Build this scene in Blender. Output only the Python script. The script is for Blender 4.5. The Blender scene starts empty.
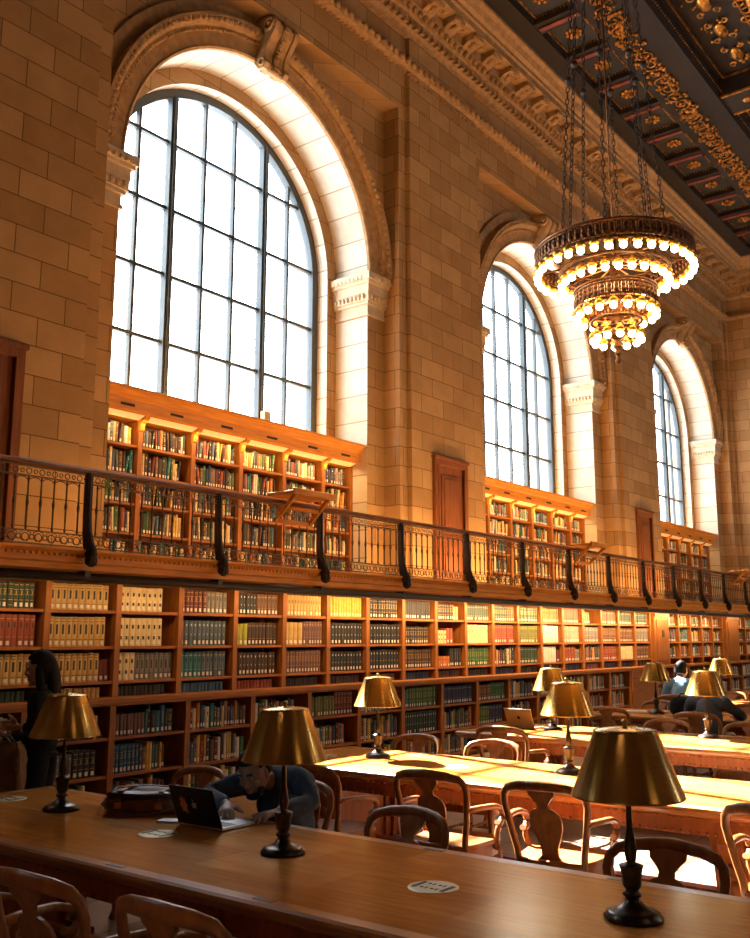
import bpy, bmesh, math, random
from mathutils import Vector, Matrix
random.seed(7)
PI = math.pi
COL = bpy.context.scene.collection
SC = bpy.context.scene

# ------------------------------------------------------------------ camera model
F, VX, VY, HC = 950.0, 1125.0, 638.0, 1.66
PIT = math.atan((VY-469)/F)
HEAD = math.atan((VX-375)/math.hypot(F, VY-469))
fw = Vector((math.cos(HEAD)*math.cos(PIT), math.sin(HEAD)*math.cos(PIT), math.sin(PIT)))
rt = Vector((math.sin(HEAD), -math.cos(HEAD), 0))
up = rt.cross(fw)
cam = bpy.data.cameras.new('camera')
cam.sensor_fit = 'HORIZONTAL'; cam.sensor_width = 36.0
cam.lens = 36.0*F/750.0
cam.clip_end = 200
camo = bpy.data.objects.new('camera', cam); COL.objects.link(camo)
camo.matrix_world = Matrix(((rt.x, up.x, -fw.x, 0), (rt.y, up.y, -fw.y, 0), (rt.z, up.z, -fw.z, HC), (0, 0, 0, 1)))
SC.camera = camo

# ------------------------------------------------------------------ materials
MATS = {}
def nmat(name):
    m = bpy.data.materials.new(name); m.use_nodes = True
    nt = m.node_tree; nt.nodes.clear()
    out = nt.nodes.new('ShaderNodeOutputMaterial')
    b = nt.nodes.new('ShaderNodeBsdfPrincipled')
    nt.links.new(b.outputs[0], out.inputs[0])
    MATS[name] = m
    return m, nt, b
def L(nt, a, b): nt.links.new(a, b)
def ramp(nt, fac, stops):
    r = nt.nodes.new('ShaderNodeValToRGB')
    e = r.color_ramp.elements
    e[0].position, e[0].color = stops[0][0], (*stops[0][1], 1)
    e[1].position, e[1].color = stops[-1][0], (*stops[-1][1], 1)
    for p, c in stops[1:-1]:
        q = e.new(p); q.color = (*c, 1)
    L(nt, fac, r.inputs[0]); return r.outputs[0]
def noise(nt, vec, scale, detail=4, rough=.55):
    n = nt.nodes.new('ShaderNodeTexNoise'); n.inputs['Scale'].default_value = scale
    n.inputs['Detail'].default_value = detail; n.inputs['Roughness'].default_value = rough
    L(nt, vec, n.inputs['Vector']); return n.outputs['Fac']
def mapping(nt, vec, sc=(1, 1, 1), rot=(0, 0, 0)):
    m = nt.nodes.new('ShaderNodeMapping'); m.inputs['Scale'].default_value = sc; m.inputs['Rotation'].default_value = rot
    L(nt, vec, m.inputs['Vector']); return m.outputs[0]
def coord(nt, kind='Object'):
    return nt.nodes.new('ShaderNodeTexCoord').outputs[kind]
def bump(nt, h, b, s, d=.01):
    n = nt.nodes.new('ShaderNodeBump'); n.inputs['Strength'].default_value = s; n.inputs['Distance'].default_value = d
    L(nt, h, n.inputs['Height']); L(nt, n.outputs[0], b.inputs['Normal'])
def mix(nt, fac, a, b, mode='MIX'):
    n = nt.nodes.new('ShaderNodeMix'); n.data_type = 'RGBA'; n.blend_type = mode
    if isinstance(fac, float): n.inputs[0].default_value = fac
    else: L(nt, fac, n.inputs[0])
    for v, i in ((a, 6), (b, 7)):
        if isinstance(v, tuple): n.inputs[i].default_value = (*v, 1)
        else: L(nt, v, n.inputs[i])
    return n.outputs[2]
def plain(name, col, rough=.6, metal=0, spec=.5, var=.12, vs=14):
    m, nt, b = nmat(name)
    n = noise(nt, coord(nt), vs, 3)
    c0 = tuple(max(0, c*(1-var)) for c in col); c1 = tuple(min(1, c*(1+var)) for c in col)
    L(nt, ramp(nt, n, [(.3, c0), (.7, c1)]), b.inputs['Base Color'])
    b.inputs['Roughness'].default_value = rough; b.inputs['Metallic'].default_value = metal
    b.inputs['Specular IOR Level'].default_value = spec
    return m
def wood(name, dark, light, grain='x', rough=.4, scale=1.0, coat=0.0):
    m, nt, b = nmat(name)
    s = {'x': (1.2, 14, 14), 'y': (14, 1.2, 14), 'z': (14, 14, 1.2)}[grain]
    v = mapping(nt, coord(nt), tuple(a*scale for a in s))
    n = noise(nt, v, 2.2, 6, .6); n2 = noise(nt, coord(nt), 1.7, 2)
    c = ramp(nt, n, [(.3, dark), (.52, tuple((a+q)/2 for a, q in zip(dark, light))), (.72, light)])
    c = mix(nt, .35, c, ramp(nt, n2, [(.3, (.55, .55, .55)), (.7, (1, 1, 1))]), 'MULTIPLY')
    L(nt, c, b.inputs['Base Color'])
    b.inputs['Roughness'].default_value = rough; b.inputs['Specular IOR Level'].default_value = .3
    b.inputs['Coat Weight'].default_value = coat; b.inputs['Coat Roughness'].default_value = .18
    bump(nt, n, b, .12, .004)
    return m
def stone(name, c1, c2, mortar, uv=False, bw=.62, bh=.305, ms=.006, off=0.0):
    m, nt, b = nmat(name)
    if uv: vec = coord(nt, 'UV')
    else:
        sx = nt.nodes.new('ShaderNodeSeparateXYZ'); L(nt, coord(nt), sx.inputs[0])
        ad = nt.nodes.new('ShaderNodeMath'); L(nt, sx.outputs[0], ad.inputs[0]); L(nt, sx.outputs[1], ad.inputs[1])
        cb = nt.nodes.new('ShaderNodeCombineXYZ'); L(nt, ad.outputs[0], cb.inputs[0]); L(nt, sx.outputs[2], cb.inputs[1])
        vec = cb.outputs[0]
    br = nt.nodes.new('ShaderNodeTexBrick')
    br.inputs['Scale'].default_value = 1; br.inputs['Brick Width'].default_value = bw; br.inputs['Row Height'].default_value = bh
    br.inputs['Mortar Size'].default_value = ms; br.inputs['Mortar Smooth'].default_value = .3
    br.inputs['Color1'].default_value = (*c1, 1); br.inputs['Color2'].default_value = (*c2, 1); br.inputs['Mortar'].default_value = (*mortar, 1)
    br.inputs['Bias'].default_value = .0
    L(nt, vec, br.inputs['Vector'])
    n = noise(nt, coord(nt), 3.0, 8, .65); n2 = noise(nt, coord(nt), 30, 4, .6)
    c = mix(nt, .55, br.outputs['Color'], ramp(nt, n, [(.25, (.55, .52, .48)), (.75, (1, 1, 1))]), 'MULTIPLY')
    L(nt, c, b.inputs['Base Color'])
    b.inputs['Roughness'].default_value = .75; b.inputs['Specular IOR Level'].default_value = .25
    mm = nt.nodes.new('ShaderNodeMath'); mm.operation = 'MULTIPLY_ADD'
    L(nt, n2, mm.inputs[0]); mm.inputs[1].default_value = .25
    inv = nt.nodes.new('ShaderNodeMath'); inv.operation = 'SUBTRACT'; inv.inputs[0].default_value = 1
    L(nt, br.outputs['Fac'], inv.inputs[1]); L(nt, inv.outputs[0], mm.inputs[2])
    bump(nt, mm.outputs[0], b, .5, .008)
    return m
def emis(name, col, strength):
    m, nt, b = nmat(name)
    b.inputs['Base Color'].default_value = (*col, 1)
    b.inputs['Emission Color'].default_value = (*col, 1); b.inputs['Emission Strength'].default_value = strength
    return m

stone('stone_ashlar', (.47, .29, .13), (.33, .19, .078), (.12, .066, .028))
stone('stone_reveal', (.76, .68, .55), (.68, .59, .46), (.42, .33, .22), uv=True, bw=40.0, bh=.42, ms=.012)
plain('stone_carved', (.36, .22, .10), .75, var=.25, vs=9, spec=.25)
plain('stone_pale', (.58, .47, .32), .75, var=.12, vs=9, spec=.25)
wood('oak_case', (.25, .080, .014), (.43, .155, .030), 'x', .5)
wood('oak_upright', (.24, .078, .014), (.41, .150, .030), 'z', .5)
wood('oak_trim', (.52, .185, .02), (.78, .33, .05), 'x', .5)
wood('oak_dark', (.10, .035, .012), (.20, .075, .025), 'x', .5)
wood('door_wood', (.14, .042, .012), (.24, .080, .022), 'z', .6)
wood('chair_wood', (.20, .066, .016), (.36, .135, .032), 'z', .36, coat=.12)
wood('chair_seat_wood', (.19, .062, .015), (.34, .125, .03), 'x', .4, coat=.1)
wood('table_leg_wood', (.22, .060, .015), (.38, .115, .028), 'z', .45)
wood('table_edge_wood', (.32, .12, .03), (.50, .21, .055), 'y', .28, coat=.4)
plain('slot_dark', (.02, .012, .008), .8)
plain('wrought_iron', (.085, .05, .028), .5, .5, var=.35, vs=30)
plain('iron_black', (.03, .024, .02), .5, .5, var=.3, vs=20)
plain('trough_metal', (.05, .04, .035), .5, .4)
plain('bronze', (.055, .042, .034), .3, .8, var=.3, vs=20)
plain('gilt', (.62, .33, .06), .38, .85, var=.35, vs=25)
plain('gilt_old', (.52, .23, .045), .36, .85, var=.75, vs=9)
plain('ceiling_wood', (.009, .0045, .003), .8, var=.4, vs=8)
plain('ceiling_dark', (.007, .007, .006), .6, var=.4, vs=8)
plain('ceiling_red', (.16, .03, .018), .6, var=.3, vs=8)
plain('window_iron', (.045, .055, .06), .5, .3)
plain('chandelier_metal', (.13, .055, .02), .4, .8, var=.5, vs=25)
plain('socket_gold', (.80, .42, .06), .35, .8, var=.25, vs=30)
emis('bulb_glow', (1.0, .74, .40), 26)
emis('cove_glow', (1.0, .66, .28), .9)
plain('outlet_metal', (.36, .31, .19), .45, .6, var=.1)
plain('leather', (.15, .055, .025), .42, var=.35, vs=18)
plain('leather_dark', (.05, .03, .025), .35, var=.35, vs=18)
plain('laptop_dark', (.016, .015, .016), .55, 0, var=.05, spec=.25)
plain('laptop_gold', (.60, .45, .26), .35, .6, var=.05)
plain('laptop_silver', (.55, .56, .58), .35, .7, var=.05)
plain('keys', (.02, .02, .022), .5)
emis('screen_light', (.30, .60, .75), 2.5)
plain('logo_white', (.75, .75, .72), .4)
plain('sticker_orange', (.75, .30, .05), .5, var=.3, vs=60)
plain('skin_brown', (.22, .10, .06), .5, var=.12)
plain('skin_tan', (.52, .32, .22), .5, var=.1)
plain('hair_black', (.010, .008, .008), .7, var=.4, vs=60, spec=.15)
plain('eye_white', (.38, .35, .32), .2, var=.02)
plain('eye_dark', (.01, .007, .005), .2)
plain('jacket_navy', (.040, .060, .092), .8, var=.3, vs=22, spec=.2)
plain('cloth_black', (.010, .010, .012), .85, var=.3, spec=.2)
plain('cloth_grey', (.05, .055, .065), .85, var=.3, spec=.2)
plain('shirt_blue', (.20, .36, .48), .85, var=.15, spec=.2)
plain('denim', (.03, .04, .07), .85, var=.2, spec=.2)
plain('bag_tan', (.17, .085, .04), .8, var=.25, vs=14)
plain('paper', (.72, .66, .52), .8, var=.06)
plain('brass_plain', (.55, .34, .09), .3, .9)
plain('plaque_black', (.02, .02, .02), .4)

# brushed brass for shades
def mk_brass():
    m, nt, b = nmat('brass_shade')
    v = mapping(nt, coord(nt), (3, 3, 160))
    n = noise(nt, v, 3, 4)
    L(nt, ramp(nt, n, [(.25, (.36, .21, .045)), (.75, (.58, .36, .09))]), b.inputs['Base Color'])
    b.inputs['Metallic'].default_value = .8; b.inputs['Roughness'].default_value = .26
    b.inputs['Anisotropic'].default_value = .85; b.inputs['Anisotropic Rotation'].default_value = .25
    tg = nt.nodes.new('ShaderNodeTangent'); tg.direction_type = 'RADIAL'; tg.axis = 'Z'; L(nt, tg.outputs[0], b.inputs['Tangent'])
    bump(nt, n, b, .06, .002)
mk_brass()
# veneered table top
def mk_top():
    m, nt, b = nmat('table_veneer')
    br = nt.nodes.new('ShaderNodeTexBrick')
    br.inputs['Scale'].default_value = 1; br.inputs['Brick Width'].default_value = .62; br.inputs['Row Height'].default_value = .30
    br.inputs['Mortar Size'].default_value = .0; br.inputs['Color1'].default_value = (1, 1, 1, 1); br.inputs['Color2'].default_value = (.55, .48, .42, 1)
    br.inputs['Mortar'].default_value = (.8, .8, .8, 1)
    L(nt, mapping(nt, coord(nt), (1, 1, 1), (0, 0, PI/2)), br.inputs['Vector'])
    n = noise(nt, mapping(nt, coord(nt), (22, 1.6, 10)), 2.0, 6, .6)
    n2 = noise(nt, coord(nt), 2.2, 4)
    c = ramp(nt, n, [(.3, (.40, .135, .020)), (.7, (.62, .265, .055))])
    c = mix(nt, .8, c, br.outputs['Color'], 'MULTIPLY')
    L(nt, c, b.inputs['Base Color'])
    b.inputs['Specular IOR Level'].default_value = 0; b.inputs['Roughness'].default_value = .7
    g = nt.nodes.new('ShaderNodeBsdfGlossy'); g.inputs['Color'].default_value = (1, .74, .46, 1)
    L(nt, ramp(nt, n2, [(.3, (.15,)*3), (.7, (.24,)*3)]), g.inputs['Roughness'])
    fr = nt.nodes.new('ShaderNodeFresnel'); fr.inputs[0].default_value = 1.38
    ml = nt.nodes.new('ShaderNodeMath'); ml.operation = 'MULTIPLY'; ml.inputs[1].default_value = .7; L(nt, fr.outputs[0], ml.inputs[0])
    mx = nt.nodes.new('ShaderNodeMixShader'); L(nt, ml.outputs[0], mx.inputs[0]); L(nt, b.outputs[0], mx.inputs[1]); L(nt, g.outputs[0], mx.inputs[2])
    out = next(q for q in nt.nodes if q.type == 'OUTPUT_MATERIAL'); L(nt, mx.outputs[0], out.inputs[0])
    bump(nt, n, b, .05, .002)
mk_top()
# floor tiles
def mk_floor():
    m, nt, b = nmat('floor_tile')
    br = nt.nodes.new('ShaderNodeTexBrick'); br.offset = 0
    br.inputs['Scale'].default_value = 1; br.inputs['Brick Width'].default_value = .6; br.inputs['Row Height'].default_value = .6
    br.inputs['Mortar Size'].default_value = .012; br.inputs['Color1'].default_value = (.36, .25, .175, 1)
    br.inputs['Color2'].default_value = (.30, .20, .14, 1); br.inputs['Mortar'].default_value = (.22, .09, .05, 1)
    L(nt, coord(nt), br.inputs['Vector'])
    n = noise(nt, coord(nt), 3.5, 6)
    L(nt, mix(nt, .5, br.outputs['Color'], ramp(nt, n, [(.3, (.65,)*3), (.7, (1,)*3)]), 'MULTIPLY'), b.inputs['Base Color'])
    b.inputs['Roughness'].default_value = .35
mk_floor()
# thin architectural glass
def mk_glass():
    m = bpy.data.materials.new('window_glass'); m.use_nodes = True; nt = m.node_tree; nt.nodes.clear()
    out = nt.nodes.new('ShaderNodeOutputMaterial'); mx = nt.nodes.new('ShaderNodeMixShader')
    t = nt.nodes.new('ShaderNodeBsdfTransparent'); t.inputs[0].default_value = (.93, .96, .98, 1)
    g = nt.nodes.new('ShaderNodeBsdfGlossy'); g.inputs['Roughness'].default_value = .05
    fr = nt.nodes.new('ShaderNodeFresnel'); fr.inputs[0].default_value = 1.3
    L(nt, fr.outputs[0], mx.inputs[0]); L(nt, t.outputs[0], mx.inputs[1]); L(nt, g.outputs[0], mx.inputs[2]); L(nt, mx.outputs[0], out.inputs[0])
    MATS['window_glass'] = m
mk_glass()

# ------------------------------------------------------------------ mesh builder
class MB:
    def __init__(s): s.v = []; s.f = []; s.m = []; s.uv = {}; s.sm = []
    def add(s, vs, fs, mat=0, smooth=False, uvs=None):
        o = len(s.v); s.v += [tuple(p) for p in vs]
        for i, f in enumerate(fs):
            if uvs: s.uv[len(s.f)] = uvs[i]
            s.f.append(tuple(o+k for k in f)); s.m.append(mat); s.sm.append(smooth)
    def box(s, x0, x1, y0, y1, z0, z1, mat=0):
        v = [(x0, y0, z0), (x1, y0, z0), (x1, y1, z0), (x0, y1, z0), (x0, y0, z1), (x1, y0, z1), (x1, y1, z1), (x0, y1, z1)]
        s.add(v, [(0, 3, 2, 1), (4, 5, 6, 7), (0, 1, 5, 4), (1, 2, 6, 5), (2, 3, 7, 6), (3, 0, 4, 7)], mat)
    def prism(s, poly, axis, a, b, mat=0, smooth=False):
        n = len(poly)
        def P(p, t): return {'x': (t, p[0], p[1]), 'y': (p[0], t, p[1]), 'z': (p[0], p[1], t)}[axis]
        v = [P(p, a) for p in poly]+[P(p, b) for p in poly]
        s.add(v, [(i, (i+1) % n, n+(i+1) % n, n+i) for i in range(n)], mat, smooth)
        o = len(s.v)-2*n
        s.f.append(tuple(o+i for i in range(n))[::-1]); s.m.append(mat); s.sm.append(False)
        s.f.append(tuple(o+n+i for i in range(n))); s.m.append(mat); s.sm.append(False)
    def lathe(s, prof, n=24, c=(0, 0, 0), mat=0, smooth=True, a0=0, a1=2*PI):
        full = abs(a1-a0-2*PI) < 1e-6; k = n if full else n+1
        v = []
        for r, z in prof:
            for i in range(k):
                a = a0+(a1-a0)*i/n; v.append((c[0]+r*math.cos(a), c[1]+r*math.sin(a), c[2]+z))
        fs = []
        for j in range(len(prof)-1):
            for i in range(n):
                i2 = (i+1) % k
                fs.append((j*k+i, j*k+i2, (j+1)*k+i2, (j+1)*k+i))
        s.add(v, fs, mat, smooth)
    def sphere(s, c, r, n=10, m=6, mat=0, sc=(1, 1, 1)):
        prof = [(math.sin(PI*j/m), -math.cos(PI*j/m)) for j in range(m+1)]
        prof = [(max(a, 1e-4), z) for a, z in prof]
        o = len(s.v); s.lathe(prof, n, (0, 0, 0), mat)
        for i in range(o, len(s.v)):
            p = s.v[i]; s.v[i] = (c[0]+p[0]*r*sc[0], c[1]+p[1]*r*sc[1], c[2]+p[2]*r*sc[2])
    def sweep(s, path, prof, mat=0, closed=False, smooth=True, normal=None, scale=None, caps=True):
        path = [Vector(p) for p in path]; n = len(path); k = len(prof); v = []
        ref = None
        for i, p in enumerate(path):
            if closed: t = (path[(i+1) % n]-path[i-1]).normalized()
            else: t = (path[min(i+1, n-1)]-path[max(i-1, 0)]).normalized()
            if normal is not None: u = Vector(normal)
            elif ref is None: u = Vector((0, 0, 1)) if abs(t.z) < .9 else Vector((1, 0, 0))
            else: u = ref
            u = (u-t*u.dot(t)).normalized(); ref = u; w = t.cross(u)
            q = 1 if scale is None else scale[i]
            for a, b in prof: v.append(p+u*(a*q)+w*(b*q))
        fs = []
        for i in range(n if closed else n-1):
            for j in range(k):
                fs.append((i*k+j, i*k+(j+1) % k, ((i+1) % n)*k+(j+1) % k, ((i+1) % n)*k+j))
        s.add(v, fs, mat, smooth)
        if caps and not closed:
            o = len(s.v)-n*k
            s.f.append(tuple(o+j for j in range(k))[::-1]); s.m.append(mat); s.sm.append(False)
            s.f.append(tuple(o+(n-1)*k+j for j in range(k))); s.m.append(mat); s.sm.append(False)
    def tube(s, path, r, n=8, mat=0, closed=False, scale=None):
        s.sweep(path, [(r*math.cos(2*PI*i/n), r*math.sin(2*PI*i/n)) for i in range(n)], mat, closed, True, None, scale)
    def torus(s, c, R, r, axis='z', n=16, k=6, mat=0, sx=1.0):
        pts = []
        for i in range(n):
            a = 2*PI*i/n; p, q = R*sx*math.cos(a), R*math.sin(a)
            pts.append({'z': (c[0]+p, c[1]+q, c[2]), 'y': (c[0]+p, c[1], c[2]+q), 'x': (c[0], c[1]+p, c[2]+q)}[axis])
        s.tube(pts, r, k, mat, True)
    def merge(s, o, M=None, matmap=None):
        b = len(s.v)
        s.v += [tuple(M @ Vector(p)) if M is not None else p for p in o.v]
        for i, f in enumerate(o.f):
            s.f.append(tuple(b+k for k in f)); s.m.append(o.m[i] if matmap is None else matmap[o.m[i]]); s.sm.append(o.sm[i])
    def mesh(s, name, mats):
        me = bpy.data.meshes.new(name); me.from_pydata(s.v, [], s.f)
        for m in mats: me.materials.append(MATS[m])
        me.polygons.foreach_set('material_index', s.m); me.polygons.foreach_set('use_smooth', s.sm)
        if s.uv:
            ul = me.uv_layers.new(name='UVMap')
            for p in me.polygons:
                if p.index in s.uv:
                    for li, q in zip(p.loop_indices, s.uv[p.index]): ul.data[li].uv = q
        me.update(); return me
    def build(s, name, mats, parent=None, loc=None, bevel=0, fix=True):
        if isinstance(mats, str): mats = [mats]
        me = s.mesh(name, mats)
        if fix:
            bm = bmesh.new(); bm.from_mesh(me); bmesh.ops.recalc_face_normals(bm, faces=bm.faces); bm.to_mesh(me); bm.free()
        o = bpy.data.objects.new(name, me); COL.objects.link(o)
        if parent is not None: o.parent = parent
        if loc is not None: o.location = loc
        if bevel:
            b = o.modifiers.new('edge', 'BEVEL'); b.width = bevel; b.segments = 2; b.limit_method = 'ANGLE'; b.angle_limit = .7
        return o
def rrect(w, h, r=.3):
    # octagon-like rounded rectangle profile
    a, b = w/2, h/2; k = min(a, b)*r
    return [(a-k, -b), (a, -b+k), (a, b-k), (a-k, b), (-a+k, b), (-a, b-k), (-a, -b+k), (-a+k, -b)]
def thing(name, label, cat, loc=(0, 0, 0), rz=0, group=None):
    o = bpy.data.objects.new(name, None); COL.objects.link(o)
    o.location = loc; o.rotation_euler = (0, 0, rz); o.empty_display_size = .1
    o['label'] = label; o['category'] = cat
    if group: o['group'] = group
    return o
def tag(o, label, cat, group=None, kind=None):
    o['label'] = label; o['category'] = cat
    if group: o['group'] = group
    if kind: o['kind'] = kind
    return o
def struct(o): o['kind'] = 'structure'; return o
def dup(root, loc, rz=0, label=None, group=None):
    r = root.copy(); COL.objects.link(r); r.location = loc; r.rotation_euler = (0, 0, rz)
    if label: r['label'] = label
    if group: r['group'] = group
    for ch in root.children:
        c = ch.copy(); COL.objects.link(c); c.parent = r
        for g in ch.children:
            d = g.copy(); COL.objects.link(d); d.parent = c
    return r
ORD = ['first', 'second', 'third', 'fourth', 'fifth', 'sixth', 'seventh', 'eighth', 'ninth', 'tenth', 'eleventh', 'twelfth', 'thirteenth', 'fourteenth', 'fifteenth', 'sixteenth', 'seventeenth', 'eighteenth', 'nineteenth', 'twentieth']+['%dst' % k if k % 10 == 1 else '%dnd' % k if k % 10 == 2 else '%drd' % k if k % 10 == 3 else '%dth' % k for k in range(21, 60)]

# ------------------------------------------------------------------ setting dimensions
PIER, P0, P1, YR, YG = 8.42, 8.5, 8.81, 9.45, 9.72
CS = [8.78, 16.83, 24.88]            # window centres
CA = [.73]+CS                        # with the window left of the picture
HW, HP, SPR, PTOP = 2.36, 2.78, 7.28, 10.27
ZC = 12.6                            # ceiling
XE = 28.0                            # end wall
X0 = -5.0
DECK = 2.42
NA = 40

# floor
m = MB(); m.box(X0-.3, XE+.3, -12.3, 10.2, -.2, 0); struct(m.build('floor', 'floor_tile'))
# ------------------------------------------------------------------ window wall
def rectY(m, x0, x1, z0, z1, y, mat=0):
    m.add([(x0, y, z0), (x1, y, z0), (x1, y, z1), (x0, y, z1)], [(0, 1, 2, 3)], mat)
m = MB()
rectY(m, X0, XE, 0, DECK+.02, 8.12)                       # lower wall behind the cases
m.add([(X0, 8.12, DECK), (XE, 8.12, DECK), (XE, 10, DECK), (X0, 10, DECK)], [(0, 1, 2, 3)])
prev = X0
piers = []
for c in CA:
    piers.append((prev, c-HP-.21)); prev = c+HP+.21
piers.append((prev, XE))
for a, b in piers:                                         # projecting piers
    m.box(a, b, PIER, P0+.5, DECK-.02, 11.76)
for c in CA:
    for sgn in (-1, 1):
        a, b = sorted((c+sgn*HP, c+sgn*(HP+.21)))
        rectY(m, a, b, DECK, 11.76, P0)
        xx = c+sgn*HP
        m.add([(xx, P0, DECK), (xx, P1, DECK), (xx, P1, PTOP), (xx, P0, PTOP)], [(0, 1, 2, 3)])
        a, b = sorted((c+sgn*HP, c+sgn*HW))
        rectY(m, a, b, DECK, SPR, P1)
    rectY(m, c-HP, c+HP, PTOP, 11.76, P0)
    m.add([(c-HP, P0, PTOP), (c+HP, P0, PTOP), (c+HP, P1, PTOP), (c-HP, P1, PTOP)], [(0, 1, 2, 3)])
    # spandrel with the arched hole
    for i in range(NA):
        a0, a1 = PI*i/NA, PI*(i+1)/NA
        def pt(a, r): return (c+r*math.cos(a), P1, SPR+r*math.sin(a))
        def outer(a):
            cx, sz = math.cos(a), math.sin(a)
            k = min(HP/abs(cx) if abs(cx) > 1e-6 else 1e9, (PTOP-SPR)/sz if sz > 1e-6 else 1e9)
            return (c+k*cx, P1, SPR+k*sz)
        m.add([pt(a0, HW), pt(a1, HW), outer(a1), outer(a0)], [(0, 1, 2, 3)])
    ca = math.atan2(PTOP-SPR, HP)
    for sgn in (-1, 1):                                    # fill the corner slivers
        m.add([(c+sgn*HP, P1+.001, PTOP), (c+sgn*(HP-.35), P1+.001, PTOP), (c+sgn*HP, P1+.001, PTOP-.35)], [(0, 1, 2)])
    # ring face between the outer and inner reveal
    IR = 2.14
    for i in range(NA):
        a0, a1 = PI*i/NA, PI*(i+1)/NA
        m.add([(c+r*math.cos(a), YR, SPR+r*math.sin(a)) for a, r in ((a0, IR), (a0, HW), (a1, HW), (a1, IR))], [(0, 1, 2, 3)])
    for sgn in (-1, 1):
        a, b = sorted((c+sgn*IR, c+sgn*HW)); rectY(m, a, b, DECK, SPR, YR)
    rectY(m, c-HW-.6, c+HW+.6, 0, 4.5, YG+.12)              # wall below the sill
    m.box(c-HW+.002, c+HW-.002, 9.36, YG+.2, 4.36, 4.46)    # sill slab
    # outside thickness
# upper wall core behind everything
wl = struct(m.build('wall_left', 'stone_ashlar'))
# solid core between windows so no light leaks
m = MB()
edges = [X0]
for c in CA: edges += [c-2.142, c+2.142]
edges += [XE+.3]
for i in range(0, len(edges), 2): m.box(edges[i], edges[i+1], YG+.06, YG+.5, 0, ZC+.2)
for c in CA:
    m.box(c-2.2, c+2.2, YG+.06, YG+.5, 0, 4.44)
    for i in range(NA):
        a0, a1 = PI*i/NA, PI*(i+1)/NA
        p0, p1 = (c+2.142*math.cos(a0), SPR+2.142*math.sin(a0)), (c+2.142*math.cos(a1), SPR+2.142*math.sin(a1))
        m.add([(p0[0], YG+.06, p0[1]), (p1[0], YG+.06, p1[1]), (p1[0], YG+.06, ZC+.2), (p0[0], YG+.06, ZC+.2)], [(0, 1, 2, 3)])
    for sgn in (-1, 1):
        a, b = sorted((c+sgn*2.142, c+sgn*2.6))
m.box(X0, XE, 8.6, YG+.5, 11.76, ZC+.2)
for c in CA:                                               # masonry behind the spandrels
    for sgn in (-1, 1):
        a, b = sorted((c+sgn*2.40, c+sgn*3.4)); m.box(a, b, P1+.02, YG+.1, 0, 11.8)
    for i in range(NA):
        a0, a1 = PI*i/NA, PI*(i+1)/NA
        x0, x1 = c+2.4*math.cos(a0), c+2.4*math.cos(a1); z0, z1 = SPR+2.4*math.sin(a0), SPR+2.4*math.sin(a1)
        m.add([(x0, P1+.02, z0), (x1, P1+.02, z1), (x1, YG+.1, z1), (x0, YG+.1, z0)], [(0, 1, 2, 3)])
struct(m.build('wall_left_core', 'stone_pale', fix=False))
# reveals
m = MB()
for c in CA:
    for r, y0, y1 in ((HW, P1, YR), (2.14, YR, YG+.08)):
        pts = [(c-r, 4.3), (c-r, SPR)] if False else []
        path = [(c+r, DECK+k*(SPR-DECK)/8) for k in range(8)]+[(c+r*math.cos(PI*i/NA), SPR+r*math.sin(PI*i/NA)) for i in range(NA+1)]+[(c-r, SPR-k*(SPR-DECK)/8) for k in range(1, 9)]
        s = 0
        for i in range(len(path)-1):
            p, q = path[i], path[i+1]; ds = math.hypot(q[0]-p[0], q[1]-p[1])
            m.add([(p[0], y0, p[1]), (q[0], y0, q[1]), (q[0], y1, q[1]), (p[0], y1, p[1])], [(0, 1, 2, 3)], 0, False, [[(y0, s), (y0, s+ds), (y1, s+ds), (y1, s)]])
            s += ds
struct(m.build('wall_left_reveal', 'stone_reveal', fix=False))

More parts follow.
